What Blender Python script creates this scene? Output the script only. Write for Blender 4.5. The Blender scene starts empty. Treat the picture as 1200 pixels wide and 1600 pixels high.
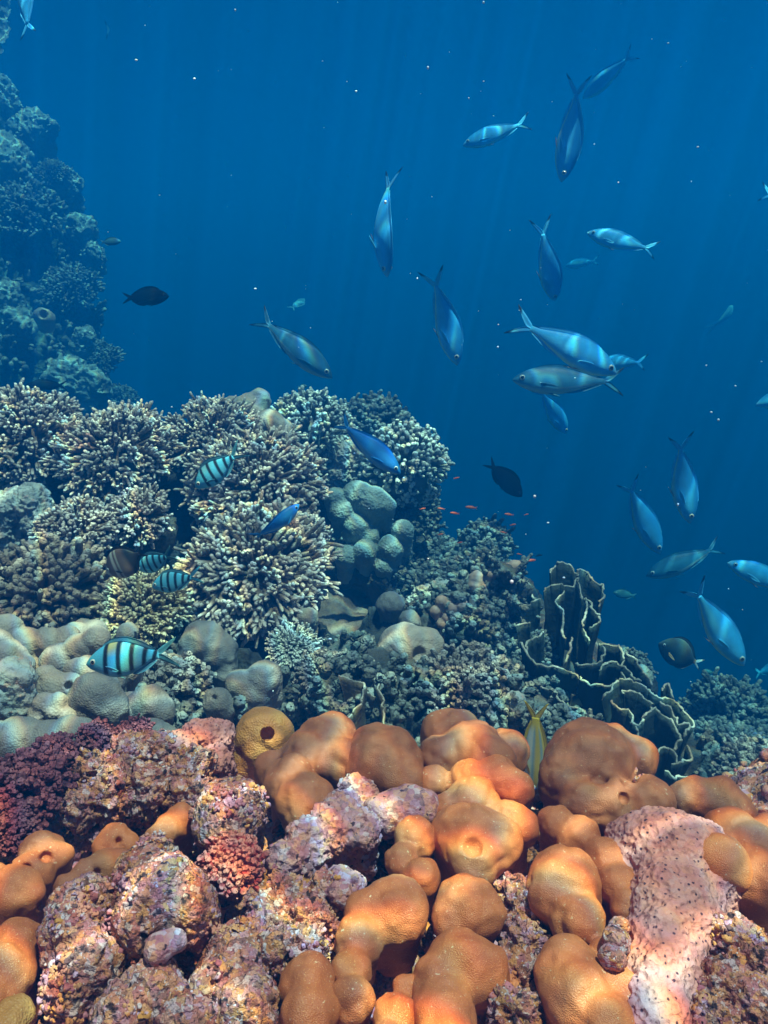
import bpy, math, random
import numpy as np
from mathutils import Vector, Matrix
rng = np.random.default_rng(7)
random.seed(7)
SC = bpy.context.scene
COL = SC.collection

# ------------------------------------------------------------------ camera
FPX = 1256.0                       # focal length in pixels of the 1200x1600 photograph
PITCH = math.radians(-18)
cam_d = bpy.data.cameras.new('camera'); cam = bpy.data.objects.new('camera', cam_d); COL.objects.link(cam)
cam_d.sensor_fit = 'VERTICAL'; cam_d.angle_y = 2*math.atan(800/FPX)
cam_d.clip_start = 0.01; cam_d.clip_end = 500
cam.rotation_euler = (math.pi/2 + PITCH, 0, 0)
SC.camera = cam
# ------------------------------------------------------------------ world, sun, exposure
SUN_EL, SUN_AZ = math.radians(78), math.radians(122)      # azimuth clockwise from +y (behind and right of the diver)
w = bpy.data.worlds.new('World'); SC.world = w; w.use_nodes = True
nt = w.node_tree; bg = nt.nodes['Background']; sky = nt.nodes.new('ShaderNodeTexSky')
sky.sky_type = 'NISHITA'; sky.sun_disc = False; sky.sun_elevation = SUN_EL; sky.sun_rotation = SUN_AZ
nt.links.new(sky.outputs[0], bg.inputs[0]); bg.inputs[1].default_value = 0.05
sd = bpy.data.lights.new('sun', 'SUN'); sun = bpy.data.objects.new('sun', sd); COL.objects.link(sun)
sd.energy = 5.0; sd.angle = math.radians(0.5); sd.color = (1.0, 0.87, 0.74)
to_sun = Vector((math.sin(SUN_AZ)*math.cos(SUN_EL), math.cos(SUN_AZ)*math.cos(SUN_EL), math.sin(SUN_EL)))
sun.rotation_euler = to_sun.to_track_quat('Z', 'Y').to_euler(); sun.location = (0, 0, 12)
SC.view_settings.view_transform = 'Standard'; SC.view_settings.look = 'None'
SC.view_settings.exposure = 1.98; SC.view_settings.gamma = 1.0
SC.cycles.use_denoising = True
try: SC.cycles.denoiser = 'OPENIMAGEDENOISE'
except Exception: pass
SC.cycles.max_bounces = 6; SC.cycles.diffuse_bounces = 3; SC.cycles.glossy_bounces = 2
SC.cycles.transparent_max_bounces = 6; SC.cycles.volume_bounces = 0
SC.cycles.sample_clamp_indirect = 4.0; SC.cycles.caustics_reflective = False; SC.cycles.caustics_refractive = False
WATER_TOP = 1.3

# ------------------------------------------------------------------ geometry helpers
cF = np.array([0, math.cos(PITCH), math.sin(PITCH)]); cU = np.array([0, -math.sin(PITCH), math.cos(PITCH)]); cR = np.array([1., 0, 0])
def ray(px, py): return cF + cR*((px-600)/FPX) + cU*((800-py)/FPX)
def at(px, py, d): return d*ray(px, py)
def on_plane(px, py, z):
    r = ray(px, py); return r*(z/r[2])
def unit(v):
    v = np.asarray(v, float); return v/(np.linalg.norm(v, axis=-1, keepdims=True)+1e-12)

_perm = rng.permutation(256).astype(np.int32); _perm = np.concatenate([_perm, _perm, _perm])
_g = unit(rng.normal(size=(256, 3))).astype(np.float32)
def perlin(p):
    p = np.asarray(p, np.float32); i = np.floor(p).astype(np.int32); f = p-i; i &= 255
    u = f*f*f*(f*(f*6-15)+10); out = np.zeros(p.shape[:-1], np.float32)
    for dx in (0, 1):
        wx = u[..., 0] if dx else 1-u[..., 0]
        for dy in (0, 1):
            wy = u[..., 1] if dy else 1-u[..., 1]
            for dz in (0, 1):
                wz = u[..., 2] if dz else 1-u[..., 2]
                h = _perm[_perm[_perm[i[..., 0]+dx]+i[..., 1]+dy]+i[..., 2]+dz]
                g = _g[h]
                out += wx*wy*wz*(g[..., 0]*(f[..., 0]-dx)+g[..., 1]*(f[..., 1]-dy)+g[..., 2]*(f[..., 2]-dz))
    return out
def fbm(p, octv=4, gain=.5, ridged=False):
    p = np.asarray(p, np.float32); a, s = 1.0, 0
    for o in range(octv):
        n = perlin(p*(2.03**o)+o*17.3)
        s = s+a*((1-2*np.abs(n))-.6 if ridged else n); a *= gain
    return s

def nets(f, org, h):
    """naive surface nets: scalar grid -> vertices, quads"""
    s = f < 0; nx, ny, nz = f.shape
    cnt = np.zeros((nx-1, ny-1, nz-1), np.int8)
    offs = [(a, b, c) for a in (0, 1) for b in (0, 1) for c in (0, 1)]
    for a, b, c in offs: cnt += s[a:nx-1+a, b:ny-1+b, c:nz-1+c]
    ijk = np.argwhere((cnt > 0) & (cnt < 8)); n = len(ijk)
    acc = np.zeros((n, 3)); num = np.zeros(n)
    for a in offs:
        for ax in range(3):
            if a[ax]: continue
            b = list(a); b[ax] = 1
            fa = f[ijk[:, 0]+a[0], ijk[:, 1]+a[1], ijk[:, 2]+a[2]]; fb = f[ijk[:, 0]+b[0], ijk[:, 1]+b[1], ijk[:, 2]+b[2]]
            m = (fa < 0) != (fb < 0); t = np.where(m, fa/np.where(m, fa-fb, 1), 0)
            p = np.tile(np.array(a, float), (n, 1)); p[:, ax] += t
            acc += p*m[:, None]; num += m
    V = (ijk+acc/num[:, None])*h+org
    idg = np.full(cnt.shape, -1, np.int32); idg[ijk[:, 0], ijk[:, 1], ijk[:, 2]] = np.arange(n)
    Q = []
    for ax in range(3):
        o1, o2 = (ax+1) % 3, (ax+2) % 3
        sl = [slice(0, -1) if k == ax else slice(1, -1) for k in range(3)]
        sl2 = [slice(1, None) if k == ax else slice(1, -1) for k in range(3)]
        A, B = s[tuple(sl)], s[tuple(sl2)]
        e = np.argwhere(A != B)
        fl = A[e[:, 0], e[:, 1], e[:, 2]]
        e = e+np.array([0 if k == ax else 1 for k in range(3)])
        def cell(d1, d2):
            q = e.copy(); q[:, o1] += d1; q[:, o2] += d2; return idg[q[:, 0], q[:, 1], q[:, 2]]
        q = np.stack([cell(-1, -1), cell(0, -1), cell(0, 0), cell(-1, 0)], 1)
        q[~fl] = q[~fl][:, ::-1]; Q.append(q)
    Q = np.concatenate(Q); Q = Q[(Q >= 0).all(1)]
    return V, Q
def vnormals(V, Q):
    fn = np.cross(V[Q[:, 2]]-V[Q[:, 0]], V[Q[:, 3]]-V[Q[:, 1]]); N = np.zeros_like(V)
    for k in range(4): np.add.at(N, Q[:, k], fn)
    return unit(N)
def sdf_mesh(balls, k, h, pits=(), noise=0, nfreq=1, caps=(), ground=None):
    """smooth union of (centre, radius) balls and (a, b, ra, rb) capsules, minus pits"""
    pts = [np.r_[c-r, c+r] for c, r in balls]+[np.r_[np.minimum(a, b)-max(ra, rb), np.maximum(a, b)+max(ra, rb)] for a, b, ra, rb in caps]
    pts = np.array(pts); lo = pts[:, :3].min(0)-k-4*h-noise; hi = pts[:, 3:].max(0)+k+4*h+noise
    n = np.ceil((hi-lo)/h).astype(int)+1
    ax = [lo[i]+np.arange(n[i])*h for i in range(3)]
    f = np.full(n, 1e3, np.float32)
    def sub(l, u):
        i0 = np.maximum(np.floor((l-lo)/h).astype(int), 0); i1 = np.minimum(np.ceil((u-lo)/h).astype(int)+1, n)
        S = tuple(slice(a, b) for a, b in zip(i0, i1))
        return S, np.meshgrid(ax[0][S[0]], ax[1][S[1]], ax[2][S[2]], indexing='ij', sparse=True)
    def smin(a, b, kk):
        t = np.clip(.5+.5*(b-a)/kk, 0, 1); return b*(1-t)+a*t-kk*t*(1-t)
    for c, r in balls:
        m = r+2.2*k+noise+2*h; S, (X, Y, Z) = sub(c-m, c+m)
        d = np.sqrt((X-c[0])**2+(Y-c[1])**2+(Z-c[2])**2)-r
        f[S] = smin(f[S], d.astype(np.float32), k)
    for a, b, ra, rb in caps:
        m = max(ra, rb)+2.2*k+noise+2*h; S, (X, Y, Z) = sub(np.minimum(a, b)-m, np.maximum(a, b)+m)
        ab = b-a; L = ab@ab
        t = np.clip(((X-a[0])*ab[0]+(Y-a[1])*ab[1]+(Z-a[2])*ab[2])/L, 0, 1)
        d = np.sqrt((X-a[0]-t*ab[0])**2+(Y-a[1]-t*ab[1])**2+(Z-a[2]-t*ab[2])**2)-(ra+(rb-ra)*t)
        f[S] = smin(f[S], d.astype(np.float32), k)
    for c, r, pk in pits:
        m = r+3*pk+2*h; S, (X, Y, Z) = sub(c-m, c+m)
        d = np.sqrt((X-c[0])**2+(Y-c[1])**2+(Z-c[2])**2)-r
        f[S] = -smin(-f[S], d.astype(np.float32), pk)
    if noise:
        near = np.abs(f) < noise*2+2*h
        I = np.argwhere(near); P = lo+I*h
        f[near] += noise*fbm(P*nfreq, 3)
    if ground is not None:
        pass
    return nets(f, lo, h)

def mk(name, V, F, mat, parent=None, org=None, attrs=None, smooth=True, cols=None):
    V = np.asarray(V, np.float32); org = np.zeros(3) if org is None else np.asarray(org, float)
    me = bpy.data.meshes.new(name)
    if isinstance(F, np.ndarray): nF, per = F.shape; li = F.ravel(); starts = np.arange(nF)*per
    else:
        ln = np.array([len(x) for x in F]); nF = len(F); li = np.concatenate([np.asarray(x) for x in F]); starts = np.r_[0, np.cumsum(ln)[:-1]]
    me.vertices.add(len(V)); me.vertices.foreach_set('co', (V-org.astype(np.float32)).ravel())
    me.loops.add(len(li)); me.loops.foreach_set('vertex_index', li.astype(np.int32))
    me.polygons.add(nF); me.polygons.foreach_set('loop_start', starts.astype(np.int32))
    me.update(calc_edges=True); me.validate()
    if smooth: me.polygons.foreach_set('use_smooth', np.ones(len(me.polygons), bool))
    for k, a in (attrs or {}).items():
        at_ = me.attributes.new(k, 'FLOAT', 'POINT'); at_.data.foreach_set('value', np.asarray(a, np.float32))
    if cols is not None:
        c4 = np.ones((len(V), 4), np.float32); c4[:, :3] = cols
        ca = me.attributes.new('Col', 'FLOAT_COLOR', 'POINT'); ca.data.foreach_set('color', c4.ravel())
    me.materials.append(mat)
    o = bpy.data.objects.new(name, me); COL.objects.link(o)
    if parent is not None: o.parent = parent
    else: o.location = org
    return o
def tag(o, label=None, cat=None, group=None, kind=None):
    if label: o['label'] = label
    if cat: o['category'] = cat
    if group: o['group'] = group
    if kind: o['kind'] = kind
    return o
def empty(name, loc, label, cat, group=None):
    o = bpy.data.objects.new(name, None); COL.objects.link(o); o.location = loc; o.empty_display_size = .05
    return tag(o, label, cat, group)

# ------------------------------------------------------------------ materials
def mat(name, ramp, nscale, bump=None, rough=.7, speck=None, speck2=None, tip=None, detail=6, spec=.3, patch=None, sss=0, cells=None):
    """ramp: [(pos, rgb)], noise driven; bump: list of (kind, scale, distance); speck: (scale, threshold, rgb); tip: rgb mixed by the 'tip' attribute"""
    m = bpy.data.materials.new(name); m.use_nodes = True; N = m.node_tree.nodes; L = m.node_tree.links
    b = N['Principled BSDF']; b.inputs['Roughness'].default_value = rough
    b.inputs['Specular IOR Level'].default_value = spec
    tc = N.new('ShaderNodeTexCoord')
    no = N.new('ShaderNodeTexNoise'); no.inputs['Scale'].default_value = nscale; no.inputs['Detail'].default_value = detail; no.inputs['Roughness'].default_value = .62
    L.new(tc.outputs['Object'], no.inputs['Vector'])
    cr = N.new('ShaderNodeValToRGB'); e = cr.color_ramp.elements
    e[0].position, e[0].color = ramp[0][0], (*ramp[0][1], 1); e[1].position, e[1].color = ramp[-1][0], (*ramp[-1][1], 1)
    for p, c in ramp[1:-1]:
        x = e.new(p); x.color = (*c, 1)
    L.new(no.outputs['Fac'], cr.inputs['Fac']); col = cr.outputs['Color']
    if cells is not None:
        csc, pal, amt = cells
        wn = N.new('ShaderNodeTexNoise'); wn.inputs['Scale'].default_value = csc*1.4; wn.inputs['Detail'].default_value = 4; L.new(tc.outputs['Object'], wn.inputs['Vector'])
        ws = N.new('ShaderNodeVectorMath'); ws.operation = 'SCALE'; ws.inputs['Scale'].default_value = .9/csc; L.new(wn.outputs['Color'], ws.inputs[0])
        wa = N.new('ShaderNodeVectorMath'); L.new(tc.outputs['Object'], wa.inputs[0]); L.new(ws.outputs[0], wa.inputs[1])
        cv = N.new('ShaderNodeTexVoronoi'); cv.inputs['Scale'].default_value = csc; L.new(wa.outputs[0], cv.inputs['Vector'])
        sp_ = N.new('ShaderNodeSeparateColor'); L.new(cv.outputs['Color'], sp_.inputs[0])
        c2 = N.new('ShaderNodeValToRGB'); c2.color_ramp.interpolation = 'CONSTANT'; e2 = c2.color_ramp.elements
        e2[0].position, e2[0].color = 0, (*pal[0], 1); e2[1].position, e2[1].color = 1-1/len(pal), (*pal[-1], 1)
        for q_ in range(1, len(pal)-1):
            x = e2.new(q_/len(pal)); x.color = (*pal[q_], 1)
        L.new(sp_.outputs[0], c2.inputs['Fac'])
        mx = N.new('ShaderNodeMix'); mx.data_type = 'RGBA'; mx.inputs['Factor'].default_value = amt; L.new(col, mx.inputs['A']); L.new(c2.outputs['Color'], mx.inputs['B']); col = mx.outputs['Result']
    def mix(fac, c_from, rgb):
        mx = N.new('ShaderNodeMix'); mx.data_type = 'RGBA'; L.new(fac, mx.inputs['Factor']); L.new(c_from, mx.inputs['A']); mx.inputs['B'].default_value = (*rgb, 1); return mx.outputs['Result']
    def thresh(sock, lo, hi, inv=False):
        mr = N.new('ShaderNodeMapRange'); mr.inputs['From Min'].default_value = lo; mr.inputs['From Max'].default_value = hi; L.new(sock, mr.inputs['Value']); return mr.outputs['Result']
    for sp in (patch, speck, speck2):
        if sp is None: continue
        kind, sc, lo, hi, rgb = sp
        if kind == 'noise':
            n2 = N.new('ShaderNodeTexNoise'); n2.inputs['Scale'].default_value = sc; n2.inputs['Detail'].default_value = 4; s_ = n2.outputs['Fac']
        else:
            n2 = N.new('ShaderNodeTexVoronoi'); n2.inputs['Scale'].default_value = sc; s_ = n2.outputs['Distance']
        L.new(tc.outputs['Object'], n2.inputs['Vector']); col = mix(thresh(s_, lo, hi), col, rgb)
    if tip is not None:
        a = N.new('ShaderNodeAttribute'); a.attribute_name = 'tip'; col = mix(a.outputs['Fac'], col, tip)
    L.new(col, b.inputs['Base Color'])
    prev = None
    for kind, sc, dist in (bump or []):
        if kind == 'noise':
            n3 = N.new('ShaderNodeTexNoise'); n3.inputs['Scale'].default_value = sc; n3.inputs['Detail'].default_value = 5; s_ = n3.outputs['Fac']
        else:
            n3 = N.new('ShaderNodeTexVoronoi'); n3.inputs['Scale'].default_value = sc; s_ = n3.outputs['Distance']
        L.new(tc.outputs['Object'], n3.inputs['Vector'])
        bp = N.new('ShaderNodeBump'); bp.inputs['Distance'].default_value = dist; bp.inputs['Strength'].default_value = .9; L.new(s_, bp.inputs['Height'])
        if prev: L.new(prev, bp.inputs['Normal'])
        prev = bp.outputs['Normal']
    if prev: L.new(prev, b.inputs['Normal'])
    return m
def simple(name, rgb, rough=.5, spec=.4, nscale=60):
    lo = tuple(c*.8 for c in rgb); hi = tuple(min(1, c*1.15) for c in rgb)
    return mat(name, [(.3, lo), (.7, hi)], nscale, rough=rough, spec=spec, detail=3)
MT = {}
PAL = [(.05, .012, .02), (.56, .18, .04), (.60, .22, .15), (.38, .10, .16), (.66, .52, .54), (.30, .045, .04), (.60, .28, .13), (.34, .07, .10), (.46, .22, .34), (.66, .27, .05)]
MT['orange'] = mat('orange_porites', [(.3, (.38, .094, .03)), (.55, (.53, .15, .048)), (.75, (.62, .205, .07))], 22,
                   bump=[('voronoi', 1150, .00042)], rough=.5, speck=('voronoi', 720, .28, .05, (.74, .31, .12)), speck2=('noise', 330, .66, .74, (.66, .42, .26)), patch=('noise', 26, .56, .72, (.30, .082, .03)), spec=.35)
MT['brown'] = mat('brown_porites', [(.3, (.23, .07, .029)), (.55, (.33, .10, .04)), (.75, (.42, .14, .055))], 20,
                  bump=[('voronoi', 1150, .00042)], rough=.5, speck=('voronoi', 720, .28, .05, (.5, .19, .075)), speck2=('noise', 330, .66, .74, (.5, .3, .19)), patch=('noise', 24, .56, .72, (.19, .056, .025)))
MT['yellow'] = mat('yellow_porites', [(.3, (.34, .12, .03)), (.6, (.48, .2, .05)), (.75, (.5, .27, .09))], 20,
                   bump=[('voronoi', 520, .0008)], rough=.55, speck=('voronoi', 380, .22, .05, (.58, .3, .1)))
MT['grey'] = mat('grey_porites', [(.3, (.13, .115, .11)), (.55, (.21, .185, .17)), (.75, (.30, .26, .22))], 16,
                 bump=[('voronoi', 420, .001), ('noise', 60, .001)], rough=.6, speck=('voronoi', 420, .25, .05, (.36, .3, .24)))
MT['tan'] = mat('tan_porites', [(.3, (.24, .18, .145)), (.55, (.34, .265, .215)), (.75, (.44, .35, .28))], 14,
                bump=[('voronoi', 300, .001), ('noise', 50, .0013)], rough=.6)
MT['pinklump'] = mat('pinkish_porites', [(.3, (.36, .2, .15)), (.7, (.5, .33, .25))], 14, bump=[('noise', 90, .003)], rough=.6)
MT['teal'] = mat('pale_teal_coral', [(.3, (.14, .18, .18)), (.7, (.27, .33, .31))], 12, bump=[('voronoi', 160, .0025), ('noise', 50, .003)], rough=.7)
MT['rock'] = mat('encrusted_rock', [(.25, (.03, .012, .012)), (.38, (.20, .06, .035)), (.47, (.54, .21, .12)), (.54, (.44, .17, .16)), (.62, (.60, .33, .25)), (.72, (.46, .27, .31)), (.82, (.62, .42, .33))], 38,
                 bump=[('noise', 70, .012), ('noise', 300, .006)], rough=.8, detail=12, patch=('noise', 16, .54, .64, (.50, .16, .03)), speck=('noise', 420, .60, .70, (.60, .46, .5)), speck2=('noise', 120, .42, .34, (.035, .014, .02)), cells=(200, PAL, .45))
MT['pink'] = mat('pink_coralline_rock', [(.3, (.42, .13, .11)), (.5, (.54, .20, .165)), (.7, (.62, .29, .25))], 18,
                 bump=[('noise', 80, .005), ('voronoi', 210, .002)], rough=.75, speck=('voronoi', 190, .24, .15, (.07, .025, .04)), patch=('noise', 14, .5, .68, (.44, .24, .26)), cells=(230, PAL, .1))
MT['lilac'] = mat('lilac_coralline_crust', [(.3, (.24, .09, .10)), (.5, (.46, .22, .24)), (.72, (.64, .42, .42))], 34,
                  bump=[('noise', 110, .006), ('noise', 300, .002)], rough=.75, speck=('noise', 180, .36, .31, (.06, .025, .04)), cells=(210, PAL, .38))
MT['rubble'] = mat('coral_rubble_crust', [(.3, (.10, .035, .03)), (.45, (.36, .13, .07)), (.55, (.44, .22, .2)), (.7, (.6, .42, .38))], 60,
                   bump=[('noise', 180, .004)], rough=.8, speck=('noise', 120, .58, .64, (.5, .3, .42)), cells=(110, PAL, .7))
MT['purple'] = mat('purple_pocillopora', [(.3, (.03, .008, .018)), (.6, (.075, .018, .035)), (.75, (.13, .03, .05))], 40, bump=[('voronoi', 330, .0025)], rough=.65, tip=(.2, .055, .075))
MT['red'] = mat('red_pocillopora', [(.3, (.24, .02, .025)), (.6, (.42, .045, .045)), (.75, (.5, .08, .07))], 40, bump=[('voronoi', 330, .0025)], rough=.65, tip=(.5, .16, .13))
MT['acro'] = mat('tan_staghorn', [(.3, (.075, .048, .034)), (.6, (.15, .098, .066)), (.75, (.21, .14, .09))], 12, bump=[('voronoi', 260, .002)], rough=.65, tip=(.62, .51, .44))
MT['acro_yellow'] = mat('yellowish_staghorn', [(.3, (.12, .085, .045)), (.7, (.26, .19, .10))], 20, bump=[('voronoi', 260, .002)], rough=.65, tip=(.68, .54, .34))
MT['acro_brown'] = mat('brown_finger_coral', [(.3, (.08, .052, .042)), (.7, (.18, .125, .10))], 20, bump=[('voronoi', 260, .002)], rough=.65, tip=(.27, .20, .155))
MT['acro_pale'] = mat('pale_staghorn', [(.3, (.06, .072, .07)), (.7, (.16, .18, .17))], 14, bump=[('voronoi', 200, .002)], rough=.65, tip=(.60, .62, .56))
MT['acro_dark'] = mat('dark_bushy_coral', [(.3, (.03, .042, .045)), (.7, (.075, .095, .095))], 14, bump=[('voronoi', 200, .003)], rough=.7, tip=(.17, .20, .195))
MT['knob'] = mat('knobbly_grey_coral', [(.3, (.05, .045, .042)), (.7, (.125, .105, .09))], 16, bump=[('voronoi', 230, .004)], rough=.7, tip=(.30, .26, .23))
MT['growth'] = mat('mixed_coral_growth', [(.3, (.022, .028, .028)), (.5, (.06, .065, .062)), (.7, (.12, .095, .08))], 7, bump=[('voronoi', 200, .003)], rough=.75, tip=(.17, .18, .165), patch=('noise', 5, .55, .62, (.06, .10, .105)))
MT['plate'] = mat('plate_coral_face', [(.3, (.016, .028, .027)), (.7, (.038, .052, .046))], 18, bump=[('noise', 90, .004)], rough=.7)
MT['plate_brown'] = mat('brown_plate_face', [(.3, (.07, .055, .035)), (.7, (.14, .11, .07))], 18, bump=[('noise', 90, .004)], rough=.7)
MT['rim'] = mat('plate_coral_rim', [(.3, (.10, .09, .075)), (.5, (.32, .29, .24)), (.7, (.55, .5, .42))], 34, bump=[('noise', 200, .002)], rough=.6)
MT['reef'] = mat('reef_substrate', [(.3, (.012, .016, .017)), (.48, (.035, .038, .036)), (.6, (.075, .07, .062)), (.75, (.16, .15, .135))], 9,
                 bump=[('noise', 24, .03), ('noise', 90, .01)], rough=.85, detail=9, patch=('noise', 6, .58, .66, (.14, .16, .14)))
MT['wall'] = mat('reef_wall_surface', [(.3, (.012, .022, .018)), (.5, (.04, .068, .055)), (.62, (.085, .13, .105)), (.75, (.2, .27, .21))], 6,
                 bump=[('noise', 12, .06), ('noise', 50, .02)], rough=.85, detail=9)
MT['palerock'] = mat('pale_silted_rock', [(.3, (.2, .2, .19)), (.55, (.38, .38, .36)), (.75, (.52, .5, .47))], 18, bump=[('noise', 50, .01), ('noise', 160, .004)], rough=.85, speck=('noise', 90, .6, .66, (.45, .3, .25)))
MT['sand'] = mat('seabed_sand_and_rubble', [(.3, (.05, .035, .028)), (.5, (.15, .1, .075)), (.7, (.3, .22, .17))], 14, bump=[('noise', 60, .012), ('noise', 200, .004)], rough=.9, detail=9)
MT['eye'] = simple('fish_eye_ring', (.5, .5, .45), .25, .6)
MT['pupil'] = simple('fish_pupil', (.006, .006, .008), .1, .6)
MT['speckle'] = simple('plankton_speck', (.55, .75, .9), .6)
def fish_mat(name, rough, metal):
    m = bpy.data.materials.new(name); m.use_nodes = True; N = m.node_tree.nodes; L = m.node_tree.links; b = N['Principled BSDF']
    a = N.new('ShaderNodeAttribute'); a.attribute_name = 'Col'; tc = N.new('ShaderNodeTexCoord')
    no = N.new('ShaderNodeTexNoise'); no.inputs['Scale'].default_value = 9; no.inputs['Detail'].default_value = 5; L.new(tc.outputs['Object'], no.inputs['Vector'])
    mr = N.new('ShaderNodeMapRange'); mr.inputs['To Min'].default_value = .8; mr.inputs['To Max'].default_value = 1.2; L.new(no.outputs['Fac'], mr.inputs['Value'])
    vm = N.new('ShaderNodeVectorMath'); vm.operation = 'SCALE'; L.new(a.outputs['Color'], vm.inputs[0]); L.new(mr.outputs['Result'], vm.inputs['Scale'])
    L.new(vm.outputs[0], b.inputs['Base Color']); b.inputs['Roughness'].default_value = rough; b.inputs['Metallic'].default_value = metal; b.inputs['Specular IOR Level'].default_value = .22
    vo = N.new('ShaderNodeTexVoronoi'); vo.inputs['Scale'].default_value = 75; L.new(tc.outputs['Object'], vo.inputs['Vector'])
    bp = N.new('ShaderNodeBump'); bp.inputs['Distance'].default_value = .001; bp.inputs['Strength'].default_value = .2; L.new(vo.outputs['Distance'], bp.inputs['Height']); L.new(bp.outputs[0], b.inputs['Normal'])
    return m
MT['skin'] = fish_mat('fish_scales', .5, 0)
MT['skin_dark'] = fish_mat('dark_fish_scales', .8, 0)
MT['skin_dark'].node_tree.nodes['Principled BSDF'].inputs['Specular IOR Level'].default_value = .03
MT['fin'] = fish_mat('fish_fin', .5, 0)

# ------------------------------------------------------------------ water: surface overhead and hazy body
def make_water():
    m = bpy.data.materials.new('water_surface_painted_caustics'); m.use_nodes = True; N = m.node_tree.nodes; L = m.node_tree.links
    N.remove(N['Principled BSDF']); out = N['Material Output']
    tc = N.new('ShaderNodeTexCoord'); no = N.new('ShaderNodeTexNoise'); no.inputs['Scale'].default_value = 3.2; no.inputs['Detail'].default_value = 2
    L.new(tc.outputs['Object'], no.inputs['Vector'])
    sc = N.new('ShaderNodeVectorMath'); sc.operation = 'SCALE'; sc.inputs['Scale'].default_value = .30; L.new(no.outputs['Color'], sc.inputs[0])
    ad = N.new('ShaderNodeVectorMath'); L.new(tc.outputs['Object'], ad.inputs[0]); L.new(sc.outputs[0], ad.inputs[1])
    comb = N.new('ShaderNodeCombineColor')
    for i, off in enumerate((-.0035, 0, .0035)):      # caustic net painted into the transparency, shifted per channel for rainbow fringes
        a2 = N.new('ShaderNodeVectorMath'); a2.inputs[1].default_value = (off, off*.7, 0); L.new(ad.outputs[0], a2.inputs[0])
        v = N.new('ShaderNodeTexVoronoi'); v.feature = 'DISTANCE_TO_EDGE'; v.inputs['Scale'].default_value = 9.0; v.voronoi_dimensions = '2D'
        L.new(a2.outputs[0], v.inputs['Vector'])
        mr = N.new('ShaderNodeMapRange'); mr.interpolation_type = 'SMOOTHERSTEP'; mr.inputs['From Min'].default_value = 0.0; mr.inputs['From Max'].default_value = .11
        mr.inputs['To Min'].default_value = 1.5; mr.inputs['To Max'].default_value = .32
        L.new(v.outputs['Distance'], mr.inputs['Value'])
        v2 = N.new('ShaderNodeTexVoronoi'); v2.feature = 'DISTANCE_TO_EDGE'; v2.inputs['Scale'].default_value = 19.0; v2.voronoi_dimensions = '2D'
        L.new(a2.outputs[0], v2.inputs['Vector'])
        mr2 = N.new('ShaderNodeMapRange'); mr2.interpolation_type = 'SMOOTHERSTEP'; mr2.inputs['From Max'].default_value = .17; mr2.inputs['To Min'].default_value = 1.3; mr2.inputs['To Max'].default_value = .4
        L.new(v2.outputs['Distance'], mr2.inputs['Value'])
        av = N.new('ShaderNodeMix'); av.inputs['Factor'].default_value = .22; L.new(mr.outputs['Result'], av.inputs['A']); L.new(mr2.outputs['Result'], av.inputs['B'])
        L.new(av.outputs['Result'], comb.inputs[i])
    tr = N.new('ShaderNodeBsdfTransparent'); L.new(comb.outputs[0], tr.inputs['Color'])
    gl = N.new('ShaderNodeBsdfGlossy'); gl.inputs['Roughness'].default_value = .02
    fr = N.new('ShaderNodeFresnel'); fr.inputs['IOR'].default_value = 1.33
    mx = N.new('ShaderNodeMixShader'); L.new(fr.outputs[0], mx.inputs[0]); L.new(tr.outputs[0], mx.inputs[1]); L.new(gl.outputs[0], mx.inputs[2])
    L.new(mx.outputs[0], out.inputs['Surface'])
    n = 60; g = np.linspace(-70, 70, n+1); X, Y = np.meshgrid(g, g, indexing='ij')
    V = np.stack([X, Y, WATER_TOP+.012*perlin(np.stack([X*.31, Y*.27, X*0], -1))], -1).reshape(-1, 3)
    I = np.arange((n+1)**2).reshape(n+1, n+1); Q = np.stack([I[:-1, :-1], I[1:, :-1], I[1:, 1:], I[:-1, 1:]], -1).reshape(-1, 4)
    o = mk('water_surface', V, Q, m); tag(o, kind='structure')
    h = bpy.data.materials.new('blue_sea_water'); h.use_nodes = True; N = h.node_tree.nodes; L = h.node_tree.links
    N.remove(N['Principled BSDF']); pv = N.new('ShaderNodeVolumePrincipled')
    pv.inputs['Color'].default_value = (.0, .092, .355, 1)
    pv.inputs['Absorption Color'].default_value = (0.0, .31, .45, 1)
    pv.inputs['Density'].default_value = .37; pv.inputs['Anisotropy'].default_value = .2
    L.new(pv.outputs[0], N['Material Output'].inputs['Volume'])
    lo, hi = np.array([-62, -62, -11.]), np.array([62, 62, WATER_TOP-.06])
    V = np.array([[x, y, z] for x in (lo[0], hi[0]) for y in (lo[1], hi[1]) for z in (lo[2], hi[2])])
    F = np.array([[0, 1, 3, 2], [4, 6, 7, 5], [0, 4, 5, 1], [2, 3, 7, 6], [0, 2, 6, 4], [1, 5, 7, 3]])
    o = mk('haze', V, F, h, smooth=False); tag(o, kind='stuff')
make_water()

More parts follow.
